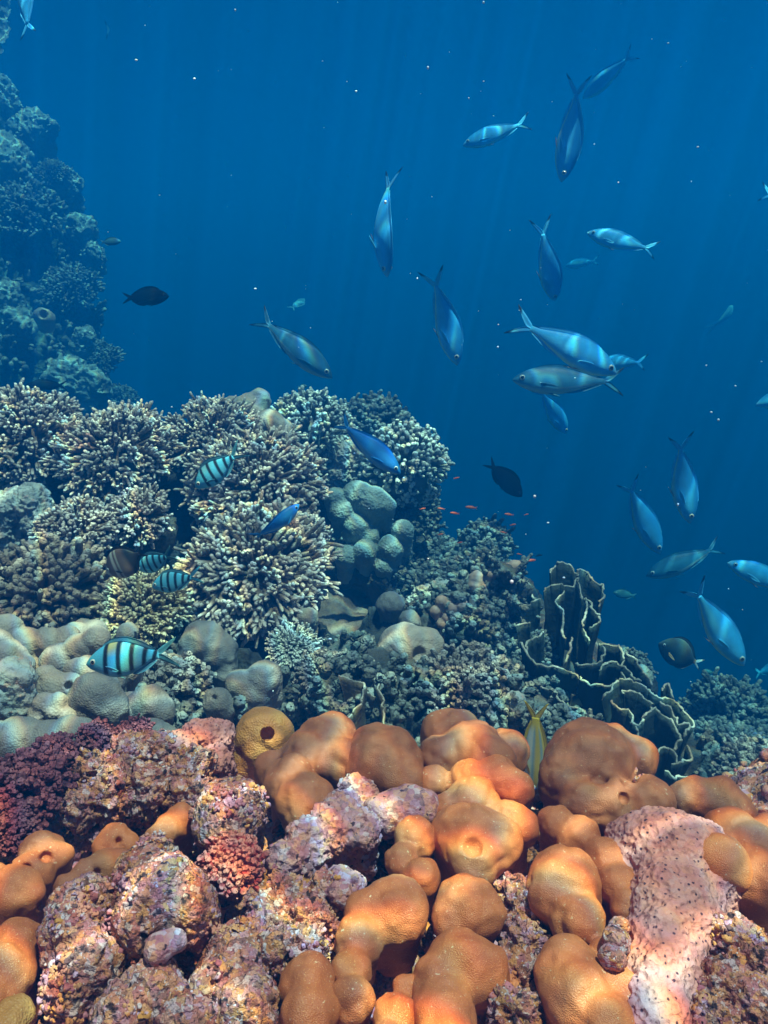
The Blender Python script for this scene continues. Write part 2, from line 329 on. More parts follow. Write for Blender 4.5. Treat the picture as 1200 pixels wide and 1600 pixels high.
# ------------------------------------------------------------------ ground
FG = -.47
def sstep(a, b, x):
    t = np.clip((x-a)/(b-a), 0, 1); return t*t*(3-2*t)
def ground_z(x, y):
    z = -.535-.42*sstep(.70, .98, y+.04*np.sin(x*9)+.02*np.sin(x*23))
    z = z-.5*sstep(.45, .9, x)*sstep(.95, 1.5, y)
    z = z-8*sstep(1.9, 4.4, y-.9*sstep(.2, -.6, x))-7*sstep(1.6, 4, x)*sstep(.8, 2, y)
    z = z-1.2*sstep(-.8, -4, y)
    z = z-6*sstep(6, 14, np.abs(x))
    return np.maximum(z, -9.5)
def make_ground():
    def axis(a, b, step, lim):
        core = np.arange(a, b, step); o, s, v = [], step, b
        while v < lim: o.append(v); s *= 1.13; v += s
        o.append(lim); p, s, v = [], step, a-step
        while v > -lim: p.append(v); s *= 1.13; v -= s
        p.append(-lim); return np.r_[p[::-1], core, o]
    xs, ys = axis(-.6, .7, .005, 61), axis(.2, 1.3, .005, 61)
    X, Y = np.meshgrid(xs, ys, indexing='ij'); Z = ground_z(X, Y)
    P = np.stack([X, Y, Z], -1)
    near = np.exp(-np.maximum(0, Y-1)*1.2)
    Z = Z+fbm(P*9, 5)*.05+fbm(P*45, 3, ridged=True)*.008*near+(1-near)*fbm(P*1.2, 4)*.18
    V = np.stack([X, Y, Z], -1).reshape(-1, 3); n, m_ = X.shape
    I = np.arange(n*m_).reshape(n, m_); Q = np.stack([I[:-1, :-1], I[1:, :-1], I[1:, 1:], I[:-1, 1:]], -1).reshape(-1, 4)
    V_in = (np.abs(V[:, 0]) < .75) & (V[:, 1] > .1) & (V[:, 1] < 1.25)
    o = mk('seabed', V, Q, MT['sand']); tag(o, kind='structure')
    o.data.materials.append(MT['rock'])
    c = V[Q].mean(1); mi = ((np.abs(c[:, 0]) < .9) & (c[:, 1] > -.5) & (c[:, 1] < 1.0)).astype(np.int32)
    o.data.polygons.foreach_set('material_index', mi)
make_ground()

SUPPORT = []; ROCKS = []      # balls of reef substrate behind the mid-distance corals
# ------------------------------------------------------------------ lobed (massive) corals and rocks
def lumps(name, label, cat, spec, m, group=None, depth=None, pits=(), k=.35, h=None, noise=.10, rough=0, rfreq=30, parts=(), stem=1.5, support=True, holes=(), swell=.16):
    balls, caps = [], []
    rs = []
    for s in spec:
        px, py, r = s[:3]; off = s[3] if len(s) > 3 else 0
        if depth is None:
            c0 = on_plane(px, py, FG); d = c0@cF+off; c = at(px, py, d)
        else: d = depth+off; c = at(px, py, d)
        rw = r/FPX*d*(1.09 if group == G_OR else 1); balls.append((c, rw)); rs.append(rw)
        if stem: caps.append((c+np.array([0, .1*rw, -.15*rw]), c+np.array([0, .35*rw, -stem*rw-.01]), rw*(.8 if depth is None and not rough else .92), rw*(.66 if depth is None and not rough else .8)))
        if depth is not None and support: SUPPORT.append((c+np.array([0, 1.2*rw, -1.9*rw]), rw*.85))
    rm = float(np.median(rs)); h = h or (max(.0013, rm/26) if rough and depth is None else max(.002, rm/18))
    pit = []
    for px, py, r, q in pits:     # q: how deep the pit's centre lies behind the front surface, in pit radii
        best = None
        for c, rw in balls+[(c2, r2) for c2, _, r2, _ in caps]:
            rd = unit(ray(px, py)); b_ = rd@c; disc = b_*b_-(c@c-rw*rw)
            if disc > 0:
                t = b_-math.sqrt(disc); best = t if best is None else min(best, t)
        if best is None: continue
        p = unit(ray(px, py))*best; rw = r/FPX*(p@cF); pit.append((p+unit(ray(px, py))*rw*q, rw, rw*.35))
        if q > 0: pit.append((p+unit(ray(px, py))*rw*(q+1.1), rw*.9, rw*.35))
    V, Q = sdf_mesh(balls, rm*k*(.62 if depth is None and not rough else 1), h, pits=pit, noise=rm*noise, nfreq=.55/rm, caps=caps)
    if group == G_OR: V = V-vnormals(V, Q)*(np.clip(1-np.abs(perlin(V*(.5/rm)+px))*5, 0, 1)**1.5*rm*.075)[:, None]
    if swell: V = V+vnormals(V, Q)*(fbm(V*(1.1/rm), 2)*rm*swell+fbm(V*(3.1/rm), 2)*rm*swell*.22)[:, None]
    if rough:
        Nn = vnormals(V, Q)
        V = V+Nn*(fbm(V*rfreq, 5, .6)*rough*1.5+fbm(V*rfreq*3, 4, .6, ridged=True)*rough*.7)[:, None]
    if group == G_RK and m == 'rock': ROCKS.append((V, vnormals(V, Q)))
    org = np.array([np.mean([c[0] for c, _ in balls]), np.mean([c[1] for c, _ in balls]), V[:, 2].min()])
    o = mk(name, V, Q, MT[m], org=org); tag(o, label, cat, group)
    for pname, pspec, pm, prough in parts:
        pb = []
        for s in pspec:
            px, py, r = s[:3]; off = s[3] if len(s) > 3 else 0
            d = (on_plane(px, py, FG)@cF if depth is None else depth)+off; pb.append((at(px, py, d), r/FPX*d))
        pr = float(np.median([r for _, r in pb])); v, q = sdf_mesh(pb, pr*.4, max(.0018, pr/14), noise=pr*.2, nfreq=.6/pr)
        if prough: v = v+vnormals(v, q)*(fbm(v*60, 4, .55)*prough)[:, None]
        mk(pname, v, q, MT[pm], parent=o, org=org)
    return o
G_OR = 'orange lobed corals in the foreground'; G_RK = 'encrusted rocks in the foreground'
LC = 'lobed_coral'
# --- foreground orange corals (pixel x, pixel y, radius, depth offset)
lumps(LC, 'round orange coral knob perched on a speckled white base in the middle', 'coral', [(600,1197,56),(585,1185,44),(618,1215,42)], 'brown', G_OR, stem=.9, k=.5,
      parts=[('encrusted_base', [(640,1268,40),(600,1272,34),(668,1262,26)], 'lilac', .002)])
lumps(LC, 'large brown lobed coral with several humps left of the perched knob', 'coral', [(512,1162,46),(480,1185,42),(530,1190,38),(452,1225,40),(476,1255,44),(428,1205,30,.02)], 'brown', G_OR, k=.35)
lumps(LC, 'yellow-orange coral with a dark pit on top, at the back edge', 'coral', [(412,1152,44),(392,1185,34),(372,1180,20)], 'yellow', G_OR, pits=[(418,1148,9,.5)], depth=.86, stem=1.4, support=False)
lumps(LC, 'broad brown coral with a pointed hump behind the perched knob', 'coral', [(705,1155,46,.02),(735,1175,48),(690,1185,36),(790,1175,36,.02),(760,1195,44)], 'brown', G_OR, k=.35)
lumps(LC, 'low ridge of brown and amber lobes below the pointed hump coral', 'coral', [(680,1220,24),(735,1225,34),(775,1220,36),(805,1235,28)], 'orange', G_OR, k=.3)
lumps(LC, 'big brown boulder coral with a black hole in its face', 'coral', [(920,1198,66),(952,1172,38),(885,1222,42),(998,1185,28),(1018,1252,34),(960,1258,40),(915,1258,36)], 'brown', G_OR,
      pits=[(937,1219,15,.0),(985,1225,16,-.3),(975,1246,9,.0)], k=.5, parts=[('encrusted_patch', [(1004,1222,13,-.006),(988,1207,10,-.004),(975,1248,7,.004),(1015,1236,8,-.006)], 'rock', .004)])
lumps(LC, 'smooth orange doughnut-shaped coral with a dimple in its centre', 'coral', [(738,1315,52),(715,1305,40),(770,1320,44),(740,1345,40)], 'orange', G_OR, pits=[(737,1319,16,-.3),(737,1320,7,.2)], k=.5)
lumps(LC, 'paired orange lobes rising directly behind the dimpled coral', 'coral', [(738,1258,42),(700,1265,26),(805,1292,34),(785,1285,30)], 'orange', G_OR, k=.35)
lumps(LC, 'orange coral shoulder with a small lower knob, left of the dimpled coral', 'coral', [(648,1310,32),(628,1345,26),(658,1372,28)], 'orange', G_OR, k=.3)
lumps(LC, 'tall two-lobed orange coral sloping down to the bottom edge', 'coral', [(617,1425,50),(580,1432,40),(560,1470,36),(548,1515,30),(550,1562,34)], 'orange', G_OR, k=.35)
lumps(LC, 'rounded orange coral with a shadowed notch under it, below the dimpled coral', 'coral', [(728,1422,48),(752,1430,34),(710,1440,32)], 'orange', G_OR, k=.45)
lumps(LC, 'thick bent orange coral column running off the bottom edge', 'coral', [(722,1515,54),(755,1520,40),(690,1545,46),(695,1590,48),(700,1640,48)], 'orange', G_OR, k=.4)
lumps(LC, 'upright orange coral stump at the bottom, left of the two-lobed coral', 'coral', [(480,1540,42),(480,1590,42),(508,1570,30)], 'orange', G_OR, k=.4)
lumps(LC, 'leaning orange coral finger between the two-lobed coral and the bent column', 'coral', [(638,1545,22),(618,1590,34),(605,1640,36)], 'orange', G_OR, k=.4)
lumps(LC, 'long sloping orange coral ridge below the boulder with a hole', 'coral', [(870,1290,28),(905,1312,34),(945,1345,36),(968,1385,32),(980,1420,26)], 'orange', G_OR, k=.4)
lumps(LC, 'big bulbous orange coral with a dark overgrown scar, at bottom right', 'coral', [(882,1385,54),(865,1400,40),(905,1440,40),(885,1520,48),(905,1555,54),(960,1500,34),(968,1550,38),(945,1600,46)], 'orange', G_OR, k=.35,
      parts=[('overgrown_scar', [(962,1470,22,-.024),(958,1500,20,-.026),(968,1445,15,-.02)], 'rock', .004)])
lumps(LC, 'flat-topped brown coral with glowing orange edge by the right side', 'coral', [(1090,1250,34),(1130,1255,36),(1065,1252,24),(1150,1275,28)], 'brown', G_OR, k=.4)
lumps(LC, 'large brown coral mass cut off by the right edge', 'coral', [(1165,1325,46),(1185,1380,50),(1140,1300,36),(1205,1310,34)], 'brown', G_OR, k=.4)
lumps('coral_boulder', 'pale pink boulder pitted with dark dots and capped by an orange lobe', 'coral', [(1045,1350,76),(1000,1335,48),(1102,1362,60),(1055,1425,66),(1035,1490,54),(1028,1550,44),(1030,1605,38)], 'pink', G_RK, k=.8, rough=.0022, rfreq=45,
      parts=[('orange_lobe', [(1125,1345,42,-.028),(1105,1335,28,-.026),(1150,1368,26,-.018)], 'orange', 0)])
lumps(LC, 'ochre coral lobes with round pits near the left edge', 'coral', [(68,1335,34),(50,1365,32),(88,1340,24)], 'orange', G_OR, pits=[(40,1358,8,.2),(72,1340,9,.2)], k=.3)
lumps(LC, 'dark orange coral knob cut by the left edge below the pitted lobes', 'coral', [(22,1395,38),(-10,1385,30),(48,1400,24)], 'orange', G_OR, k=.35)
lumps(LC, 'small amber coral with an eye-like hole, behind the big crusted rock', 'coral', [(180,1318,28),(200,1322,20),(165,1325,20)], 'orange', G_OR, pits=[(185,1313,6,.3)], k=.4)
lumps(LC, 'low brown coral lobes in front of the amber coral with an eye-like hole', 'coral', [(165,1358,28),(135,1368,24),(185,1350,22),(105,1385,20)], 'brown', G_OR, pits=[(152,1362,6,.3)], k=.4)
lumps(LC, 'bright orange thumb-shaped coral beside the ball-shaped crusted rock', 'coral', [(282,1280,22),(262,1295,22),(245,1308,18)], 'orange', G_OR, k=.5)
lumps(LC, 'glossy orange coral lobe in the lower left corner', 'coral', [(22,1478,40),(8,1520,44),(-15,1560,40)], 'orange', G_OR, k=.4)
lumps(LC, 'small yellowish coral cut by the bottom left corner', 'coral', [(22,1588,28),(5,1610,30)], 'yellow', G_OR, k=.4)
# --- foreground rocks
CR = 'crusted_rock'
lumps(CR, 'ball-shaped rock crusted orange and lilac, between thumb coral and brown humps', 'rock', [(358,1272,50,-.02),(370,1262,40,-.02),(345,1290,40,-.02)], 'rock', G_RK, rough=.003, k=.4)
lumps(CR, 'largest knobbly pink crusted rock at lower left', 'rock', [(255,1405,68,-.03),(225,1365,44,-.025),(292,1420,48,-.03),(225,1440,48,-.03),(240,1332,26,-.02)], 'rock', G_RK, rough=.0035, k=.3, parts=[('pale_patch', [(250,1482,24,-.034),(272,1472,20,-.034)], 'lilac', .002)])
lumps(CR, 'upright mottled rock joined to the left of the largest crusted rock', 'rock', [(125,1420,48,-.015),(118,1465,50,-.015),(140,1510,46,-.01),(110,1540,44)], 'rock', G_RK, rough=.004, k=.3)
lumps(CR, 'coarse rounded rock on the bottom edge under the largest crusted rock', 'rock', [(240,1565,56),(200,1590,50),(290,1600,50)], 'rock', G_RK, rough=.005, k=.3)
lumps(CR, 'slanted speckled rock left of the orange coral stump', 'rock', [(365,1500,50),(345,1545,52),(380,1580,52),(395,1470,34)], 'rock', G_RK, rough=.004, k=.35)
lumps(CR, 'pink and lilac slab standing at the back left edge of the near reef', 'rock', [(335,1150,28),(310,1160,30),(280,1172,28),(340,1190,26)], 'pink', G_RK, rough=.004, k=.3, rfreq=50)
lumps(CR, 'hollowed rubble-covered rock behind the ball-shaped rock', 'rock', [(160,1210,34),(200,1190,34),(240,1185,32),(290,1215,40),(240,1235,40),(180,1245,36),(130,1262,30),(300,1250,30)], 'rock', G_RK, rough=.009, k=.25, rfreq=36)
lumps(CR, 'purple-crusted slope leading up to the perched orange knob', 'rock', [(555,1245,28),(540,1275,34),(515,1300,38),(480,1320,36),(560,1300,36),(455,1345,32)], 'lilac', G_RK, rough=.005, k=.35, rfreq=36)
lumps(CR, 'rough pink and orange rubble rock left of the two-lobed coral', 'rock', [(450,1400,36),(430,1440,38),(480,1440,36),(470,1480,34),(420,1490,34),(500,1400,28)], 'rock', G_RK, rough=.008, k=.25, rfreq=40)
lumps(CR, 'bright white and lilac lump lying below the purple-crusted slope', 'rock', [(530,1375,22,-.01),(552,1380,18,-.01),(530,1398,20,-.01),(512,1390,14,-.01)], 'lilac', G_RK, rough=.002, k=.3, rfreq=60)
lumps(CR, 'brown fissured rock in the lower right corner', 'rock', [(1165,1480,40),(1130,1470,30),(1185,1520,44),(1130,1545,42),(1180,1580,48),(1110,1600,40)], 'rock', G_RK, rough=.006, k=.22, rfreq=32)
lumps(CR, 'dark crumbly rock wedged between bulbous coral and dimpled coral', 'rock', [(815,1420,30,.02),(820,1470,34,.02),(810,1530,34,.02),(800,1580,36,.01),(780,1380,22,.03)], 'rock', G_RK, rough=.008, k=.25, rfreq=40)

# ------------------------------------------------------------------ branching corals
def tubes(S, D, Ln, Rd, sides=7, tcol0=0., tcol1=1., bump=.1):
    n = len(S); ts = np.array([0, .3, .6, .84, .95, 1.0]); rr = np.array([1.1, 1.0, .98, .98, .72, .2])
    a = np.where(np.abs(D[:, 2:3]) < .9, np.array([[0, 0, 1.]]), np.array([[1., 0, 0]]))
    u = unit(np.cross(D, a)); v = np.cross(D, u); ang = np.arange(sides)*2*math.pi/sides
    ring = (u[:, None, :]*np.cos(ang)[None, :, None]+v[:, None, :]*np.sin(ang)[None, :, None])
    bend = (u*rng.normal(size=(n, 1))+v*rng.normal(size=(n, 1)))*Ln[:, None]*.09
    ctr = S[:, None, :]+D[:, None, :]*(Ln[:, None]*ts[None, :])[..., None]+bend[:, None, :]*(ts**2)[None, :, None]
    rad = Rd[:, None, None]*rr[None, :, None]*(1+bump*rng.normal(size=(n, len(ts), sides)))
    V = (ctr[:, :, None, :]+ring[:, None, :, :]*rad[..., None]).reshape(-1, 3)
    T = np.broadcast_to(np.clip((ts-.5)/.4, 0, 1)[None, :, None]*(tcol1-tcol0)+tcol0, (n, len(ts), sides)).reshape(-1)
    m = len(ts); base = (np.arange(n)*m*sides)[:, None, None]
    i, j = np.meshgrid(np.arange(m-1), np.arange(sides), indexing='ij'); j2 = (j+1) % sides
    q = np.stack([i*sides+j, i*sides+j2, (i+1)*sides+j2, (i+1)*sides+j], -1).reshape(1, -1, 4)
    Q = (q+base).reshape(-1, 4)
    return V, Q, T
def frame(ax):
    ax = unit(ax); a = np.array([0, 0, 1.]) if abs(ax[2]) < .9 else np.array([0, 1., 0]); u = unit(np.cross(a, ax)); return u, np.cross(ax, u), ax
def colony(name, label, px, py, rpx, d, m, n=140, flat=.7, tilt=.35, thick=.05, maxang=100, up=.15, forks=3, inner=.56, group=None, cat='coral', side=0, oval=1.0, support=True, spread=.6, flen=.45, base_r=.68):
    """a colony of finger branches round a rounded base; tilt leans its axis towards the viewer"""
    R = rpx/FPX*d; C = at(px, py, d); ax = unit(np.array([side, -tilt, 1.])); u, v, ax = frame(ax)
    n = int(n*1.75); k = np.arange(n)+.5; ct = 1-(1-math.cos(math.radians(maxang)))*k/n; st = np.sqrt(np.maximum(0, 1-ct*ct)); ph = k*2.399963+rng.normal(size=n)*.25
    A = (st*np.cos(ph))[:, None]; B = (st*np.sin(ph))[:, None]; Cc = ct[:, None]
    # u lies across the picture
    P = u*A*oval+v*B+ax*Cc*flat
    r0, r1 = inner*R, R*(1+rng.normal(size=n)*.06+.22*perlin(P*2.3+px)); S = C+P*r0
    D = unit(P+ax*up+rng.normal(size=(n, 3))*.10); Ln = np.maximum(.2*R, np.linalg.norm(P*(r1-r0)[:, None], axis=1)*1.0)
    rad = R*thick*(1+.15*rng.normal(size=n))
    Ss, Ds, Ls, Rs = [S], [D], [Ln], [rad]
    for j in range(forks):
        t = rng.uniform(.45, .85, n)
        Ss.append(S+D*(Ln*t)[:, None]); dd = unit(D+rng.normal(size=(n, 3))*spread); Ds.append(dd); Ls.append(Ln*flen*rng.uniform(.7, 1.3, n)); Rs.append(rad*.88)
    V, Q, T = tubes(np.concatenate(Ss), np.concatenate(Ds), np.concatenate(Ls), np.concatenate(Rs))
    org = C-np.array([0, 0, R*.3]); root = empty(name, org, label, cat, group)
    mk('branches', V, Q, MT[m], parent=root, org=org, attrs={'tip': T})
    # base: rough dome
    bm_n = 24; th = np.linspace(0, math.pi, bm_n); pp = np.linspace(0, 2*math.pi, 32, endpoint=False)
    TH, PP = np.meshgrid(th, pp, indexing='ij'); Pd = np.stack([np.sin(TH)*np.cos(PP), np.sin(TH)*np.sin(PP), np.cos(TH)], -1).reshape(-1, 3)
    W = u*Pd[:, 0:1]*oval+v*Pd[:, 1:2]+ax*Pd[:, 2:3]*flat
    Vb = C-ax*R*.08+W*(R*base_r*(1+.25*fbm(Pd*2+px, 3)))[:, None]
    I = np.arange(bm_n*32).reshape(bm_n, 32); Qb = np.stack([I[:-1], np.roll(I, -1, 1)[:-1], np.roll(I, -1, 1)[1:], I[1:]], -1).reshape(-1, 4)[:, ::-1]
    mk('base', Vb, Qb, MT[m], parent=root, org=org, attrs={'tip': np.zeros(len(Vb))})
    if support: SUPPORT.append((C+np.array([0, .75*R, -.75*R]), R*.72))
    return root
G_ST = 'branching corals on the middle reef'
SG = 'staghorn_coral'
colony(SG, 'tan staghorn coral against blue water at the far left edge, topmost there', 42, 688, 92, 2.0, 'acro', n=190, flat=.6, thick=.029, inner=.62, group=G_ST, tilt=.7)
colony(SG, 'bushy tan staghorn coral right of the far left colony, fingers fanning upward', 183, 712, 92, 1.95, 'acro', n=190, flat=.5, thick=.029, inner=.62, group=G_ST, tilt=.75)
colony(SG, 'tan staghorn coral on the skyline just left of the tan boulder lumps', 328, 692, 80, 2.15, 'acro', n=170, flat=.5, thick=.029, inner=.62, group=G_ST, tilt=.7)
colony(SG, 'wide table of tan staghorn coral behind the curled blue fish', 400, 762, 104, 1.95, 'acro', n=230, flat=.42, thick=.028, inner=.62, group=G_ST, tilt=.85, up=.15)
colony(SG, 'overhanging staghorn shelf with pale tips above the dark hollow', 398, 890, 112, 1.72, 'acro', n=210, flat=.33, thick=.033, inner=.58, group=G_ST, tilt=.85, up=.1, maxang=96)
colony(SG, 'brown staghorn coral left of the pale-tipped rosette', 118, 836, 62, 1.6, 'acro', n=120, flat=.6, thick=.045, group=G_ST, tilt=.8)
colony(SG, 'rosette of thick pale-tipped staghorn fingers in the left middle', 217, 810, 52, 1.66, 'acro', n=90, flat=.6, thick=.052, group=G_ST, tilt=.8, spread=.4)
colony('finger_coral', 'brown blunt-fingered coral under the brown staghorn at the left edge', 75, 935, 100, 1.5, 'acro_brown', n=170, flat=.7, thick=.052, group=G_ST, tilt=.6, forks=2, spread=.5)
colony(SG, 'yellowish staghorn coral just below the two overlapping striped fish', 222, 952, 66, 1.45, 'acro_yellow', n=130, flat=.45, thick=.04, group=G_ST, tilt=.85)
colony(SG, 'pale grey staghorn bush on the summit right of the tan boulder lumps', 482, 682, 72, 2.45, 'acro_pale', n=190, inner=.74, base_r=.8, flat=.95, thick=.04, group=G_ST, tilt=.5, side=.1)
colony(SG, 'dark blue-grey coral bush on the summit behind the bright blue fish', 582, 672, 58, 2.75, 'acro_dark', n=150, flat=.85, thick=.06, group=G_ST, tilt=.4, forks=2)
colony('cauliflower_coral', 'pale knobbed cauliflower coral on the right shoulder of the middle reef', 630, 728, 68, 2.3, 'acro_pale', n=230, flat=1.0, thick=.05, inner=.8, base_r=.84, group=G_ST, tilt=.5, side=.35, forks=1, maxang=120, flen=.4)
colony(SG, 'small side shelf of staghorn at the right end of the wide table', 470, 840, 46, 1.85, 'acro', n=90, flat=.6, thick=.05, group=G_ST, tilt=.4, side=.3)
colony('table_coral', 'small round table coral with fine white tips in the dark hollow', 457, 1012, 42, 1.5, 'acro_pale', n=150, flat=.28, thick=.045, group=G_ST, tilt=.5, maxang=92, forks=1, inner=.5)
colony('cauliflower_coral', 'round teal cauliflower coral on the skyline under the red fish', 757, 855, 42, 2.5, 'acro_dark', n=170, flat=.95, thick=.085, group=G_ST, tilt=.5, forks=1, maxang=115, flen=.5)
colony('cauliflower_coral', 'dull teal bushy coral left of the round skyline cauliflower coral', 690, 895, 58, 2.45, 'acro_dark', n=190, flat=.7, thick=.07, group=G_ST, tilt=.5, forks=1, flen=.5)
colony('cauliflower_coral', 'dark coral bush below the cluster of pinkish lumps', 765, 985, 62, 1.9, 'acro_dark', n=180, flat=.75, thick=.065, group=G_ST, tilt=.6, forks=1, flen=.5)
colony('cauliflower_coral', 'grey-brown knobbly coral thicket behind the pointed hump coral', 735, 1085, 72, 1.35, 'knob', n=200, flat=.85, thick=.062, group=G_ST, tilt=.7, forks=2, flen=.5)
colony('cauliflower_coral', 'knobbly coral right below the yellowish bald boulder', 665, 1105, 48, 1.4, 'knob', n=120, flat=.7, thick=.07, group=G_ST, tilt=.7, forks=2, flen=.5)
colony('ridge_coral', 'dark ridged coral with stubby paddles behind the nearest striped fish', 272, 1082, 62, 1.3, 'knob', n=80, flat=.75, thick=.10, group=G_ST, tilt=.8, forks=1, flen=.5)
colony('cauliflower_coral', 'low grey-blue knobbed coral behind the boulder with a hole', 890, 1165, 58, 1.2, 'acro_dark', n=130, flat=.6, thick=.075, group=G_ST, tilt=.7, forks=1, flen=.5)
colony('cauliflower_coral', 'distant dark coral mound low on the right edge of the reef', 1140, 1125, 70, 2.5, 'acro_dark', n=190, flat=.6, thick=.05, group=G_ST, tilt=.5, forks=2, flen=.5)
colony('cauliflower_coral', 'teal knobbed coral right of the lower plate coral', 1130, 1190, 66, 2.1, 'acro_dark', n=190, flat=.8, thick=.06, group=G_ST, tilt=.6, forks=1, flen=.5)
colony('cauliflower_coral', 'brownish knobbed coral at right edge above the flat-topped coral', 1180, 1225, 70, 1.7, 'knob', n=190, flat=.8, thick=.06, group=G_ST, tilt=.6, forks=1, flen=.5)
colony('cauliflower_coral', 'small knobbed coral at the right foot of the upper plate coral', 985, 1048, 34, 2.1, 'acro_dark', n=100, flat=.8, thick=.08, group=G_ST, tilt=.5, forks=1, flen=.5)
colony('cauliflower_coral', 'dark bushy coral filling the gap between round knob corals and plate coral', 820, 1030, 52, 1.8, 'acro_dark', n=150, flat=.7, thick=.07, group=G_ST, tilt=.6, forks=1, flen=.5)
colony('cauliflower_coral', 'rough purple-grey coral left of the pale-rimmed thin plates', 505, 1065, 50, 1.4, 'knob', n=120, flat=.6, thick=.06, group=G_ST, tilt=.7, forks=2, flen=.5)
G_PU = 'purple and red knobby corals in the foreground'
def fg_d(px, py, off=0): return on_plane(px, py, FG)@cF+off
for px, py, r, m_, lab in ((45,1235,62,'purple','dark purple knobby coral at the left edge of the near reef'),
                           (85,1182,34,'purple','small maroon knobby coral tuft above the dark purple coral'),
                           (150,1158,30,'purple','red-purple knobby tuft on the back edge of the near reef'),
                           (210,1152,28,'purple','violet knobby tuft left of the pink slab'),
                           (362,1352,46,'red','crimson knobby coral nestled below the ball-shaped rock'),
                           (25,1300,34,'purple','low plum-coloured knobby coral above the pitted ochre lobes')):
    colony('knobby_coral', lab, px, py, r, fg_d(px, py), m_, n=110, flat=.8, thick=.10, tilt=.6, forks=3, flen=.55, inner=.55, group=G_PU, support=False, base_r=.75)

# ------------------------------------------------------------------ mid-distance boulder corals
G_MB = 'boulder corals on the middle reef'
BC = 'boulder_coral'
def mid(label, spec, d, m='grey', **kw): return lumps(BC, label, 'coral', spec, m, G_MB, depth=d, **kw)
mid('pinkish-tan lumps on the summit left of the pale bush', [(390,640,26),(362,636,16),(405,625,18),(345,632,10)], 2.35, 'tan', k=.25)
mid('smooth tan boulder with bumpy top in front of the summit lumps', [(420,665,26),(438,672,20),(402,668,18)], 2.25, 'tan', k=.3)
mid('cluster of grey-teal round lumps on the reef face below the bright blue fish', [(560,775,24),(580,785,26),(535,800,24),(555,825,26),(600,790,18),(525,780,18),(575,840,18)], 2.2, 'teal', k=.18)
mid('row of teal lumps hanging under the grey-teal cluster', [(570,862,20),(610,858,22),(540,870,18),(630,830,18),(600,885,16)], 2.15, 'teal', k=.18)
mid('smooth round grey ball coral at the edge of the dark hollow', [(610,945,21)], 1.85, 'grey', k=.3)
mid('small grey ball sitting on top of the yellowish bald boulder', [(640,970,17)], 1.68, 'grey', k=.3)
mid('yellowish bald boulder coral with silted hollow in its middle', [(632,1012,38),(668,1008,26),(618,1024,28),(652,1032,32)], 1.45, 'tan', k=.35, pits=[(655,1022,12,-.3)])
mid('grey two-lobed boulder coral behind the nearest striped fish tail', [(318,1005,36),(340,1020,30),(305,1035,30),(345,1045,24)], 1.38, 'grey', k=.3)
mid('heart-shaped grey coral with a notch on top, right of the ridged coral', [(378,1072,28),(412,1062,30),(395,1085,32)], 1.25, 'grey', k=.18)
mid('dark shadowed boulder under the staghorn shelf', [(445,955,30),(425,970,24)], 1.72, 'grey', k=.3)
mid('small brown ball beside the dark shadowed boulder', [(478,965,20)], 1.66, 'tan', k=.3)
mid('small grey lump with a dark dot, in front of the ridged coral', [(340,1098,24),(350,1108,18)], 1.2, 'grey', k=.3, pits=[(335,1090,4,.2)])
mid('row of pale round lumps under the finger coral at the left edge', [(10,985,26),(40,1010,30),(75,1005,26),(60,1040,26),(105,1000,22)], 1.25, 'tan', k=.13, stem=.7, h=.003, support=False)
mid('tan lumps between the left row and the nearest striped fish', [(95,1035,32),(125,1015,26),(105,1060,24),(150,1000,22)], 1.2, 'tan', k=.13, stem=.7, h=.003, support=False)
mid('grey-brown lumps with a dark hollow below the left pale row', [(85,1075,28),(110,1072,24),(72,1058,20)], 1.12, 'tan', k=.13, stem=.7, h=.003, pits=[(107,1072,7,.2)], support=False)
mid('big grey rounded coral directly under the nearest striped fish head', [(150,1085,36),(140,1100,32),(172,1105,28),(125,1100,22)], 1.06, 'grey', k=.35, support=False)
mid('tall pale rounded lumps at the left edge under the brown finger coral', [(5,1030,34),(-10,1010,30),(30,1045,24)], 1.18, 'tan', k=.13, stem=.7, h=.003, support=False)
mid('knot of small tan lumps between the left edge and the big grey rounded coral', [(88,1110,20),(70,1100,18),(105,1120,18),(60,1118,16),(92,1095,14)], 1.04, 'tan', k=.13, stem=.7, h=.003, support=False)
mid('pair of grey lumps behind the head of the nearest striped fish', [(135,1050,26),(158,1058,24),(118,1045,18)], 1.14, 'tan', k=.13, stem=.7, h=.003, support=False)
mid('squat grey dome under the tail of the nearest striped fish', [(232,1100,30),(210,1110,26),(250,1112,22)], 1.12, 'grey', k=.35)
bank = []
for _ in range(60):
    x_, y_ = rng.uniform(-25, 215), rng.uniform(985, 1125)
    bank.append((x_, y_, rng.uniform(15, 29), 1.36-(y_-985)/140*.32-1.0+.035))
mid('broad bank of crowded tan lumps filling the left side below the finger coral', bank, 1.0, 'tan', k=.16, stem=3.0, h=.0042, support=False)
mid('bluish silted lump at the left edge above the smooth low lobes', [(15,1065,36),(5,1095,34),(30,1095,24)], 1.05, 'palerock', k=.3, rough=.004, support=False)
mid('smooth blue-grey low lobes along the left back edge of the near reef', [(30,1160,40),(75,1160,34),(-14,1172,44),(108,1146,26),(130,1140,18)], .98, 'grey', k=.2, support=False)
mid('small smooth blue-grey dome behind the violet knobby tuft', [(240,1150,28),(262,1160,22)], .97, 'grey', k=.4)
mid('cluster of small pinkish knobs near the upper plate coral', [(745,905,14),(770,900,13),(790,892,13),(760,920,13),(785,915,14),(805,885,11),(742,915,14),(775,938,14),(800,905,12),(755,945,12),(790,940,12),(810,920,11)], 1.82, 'pinklump', k=.12, h=.0035)
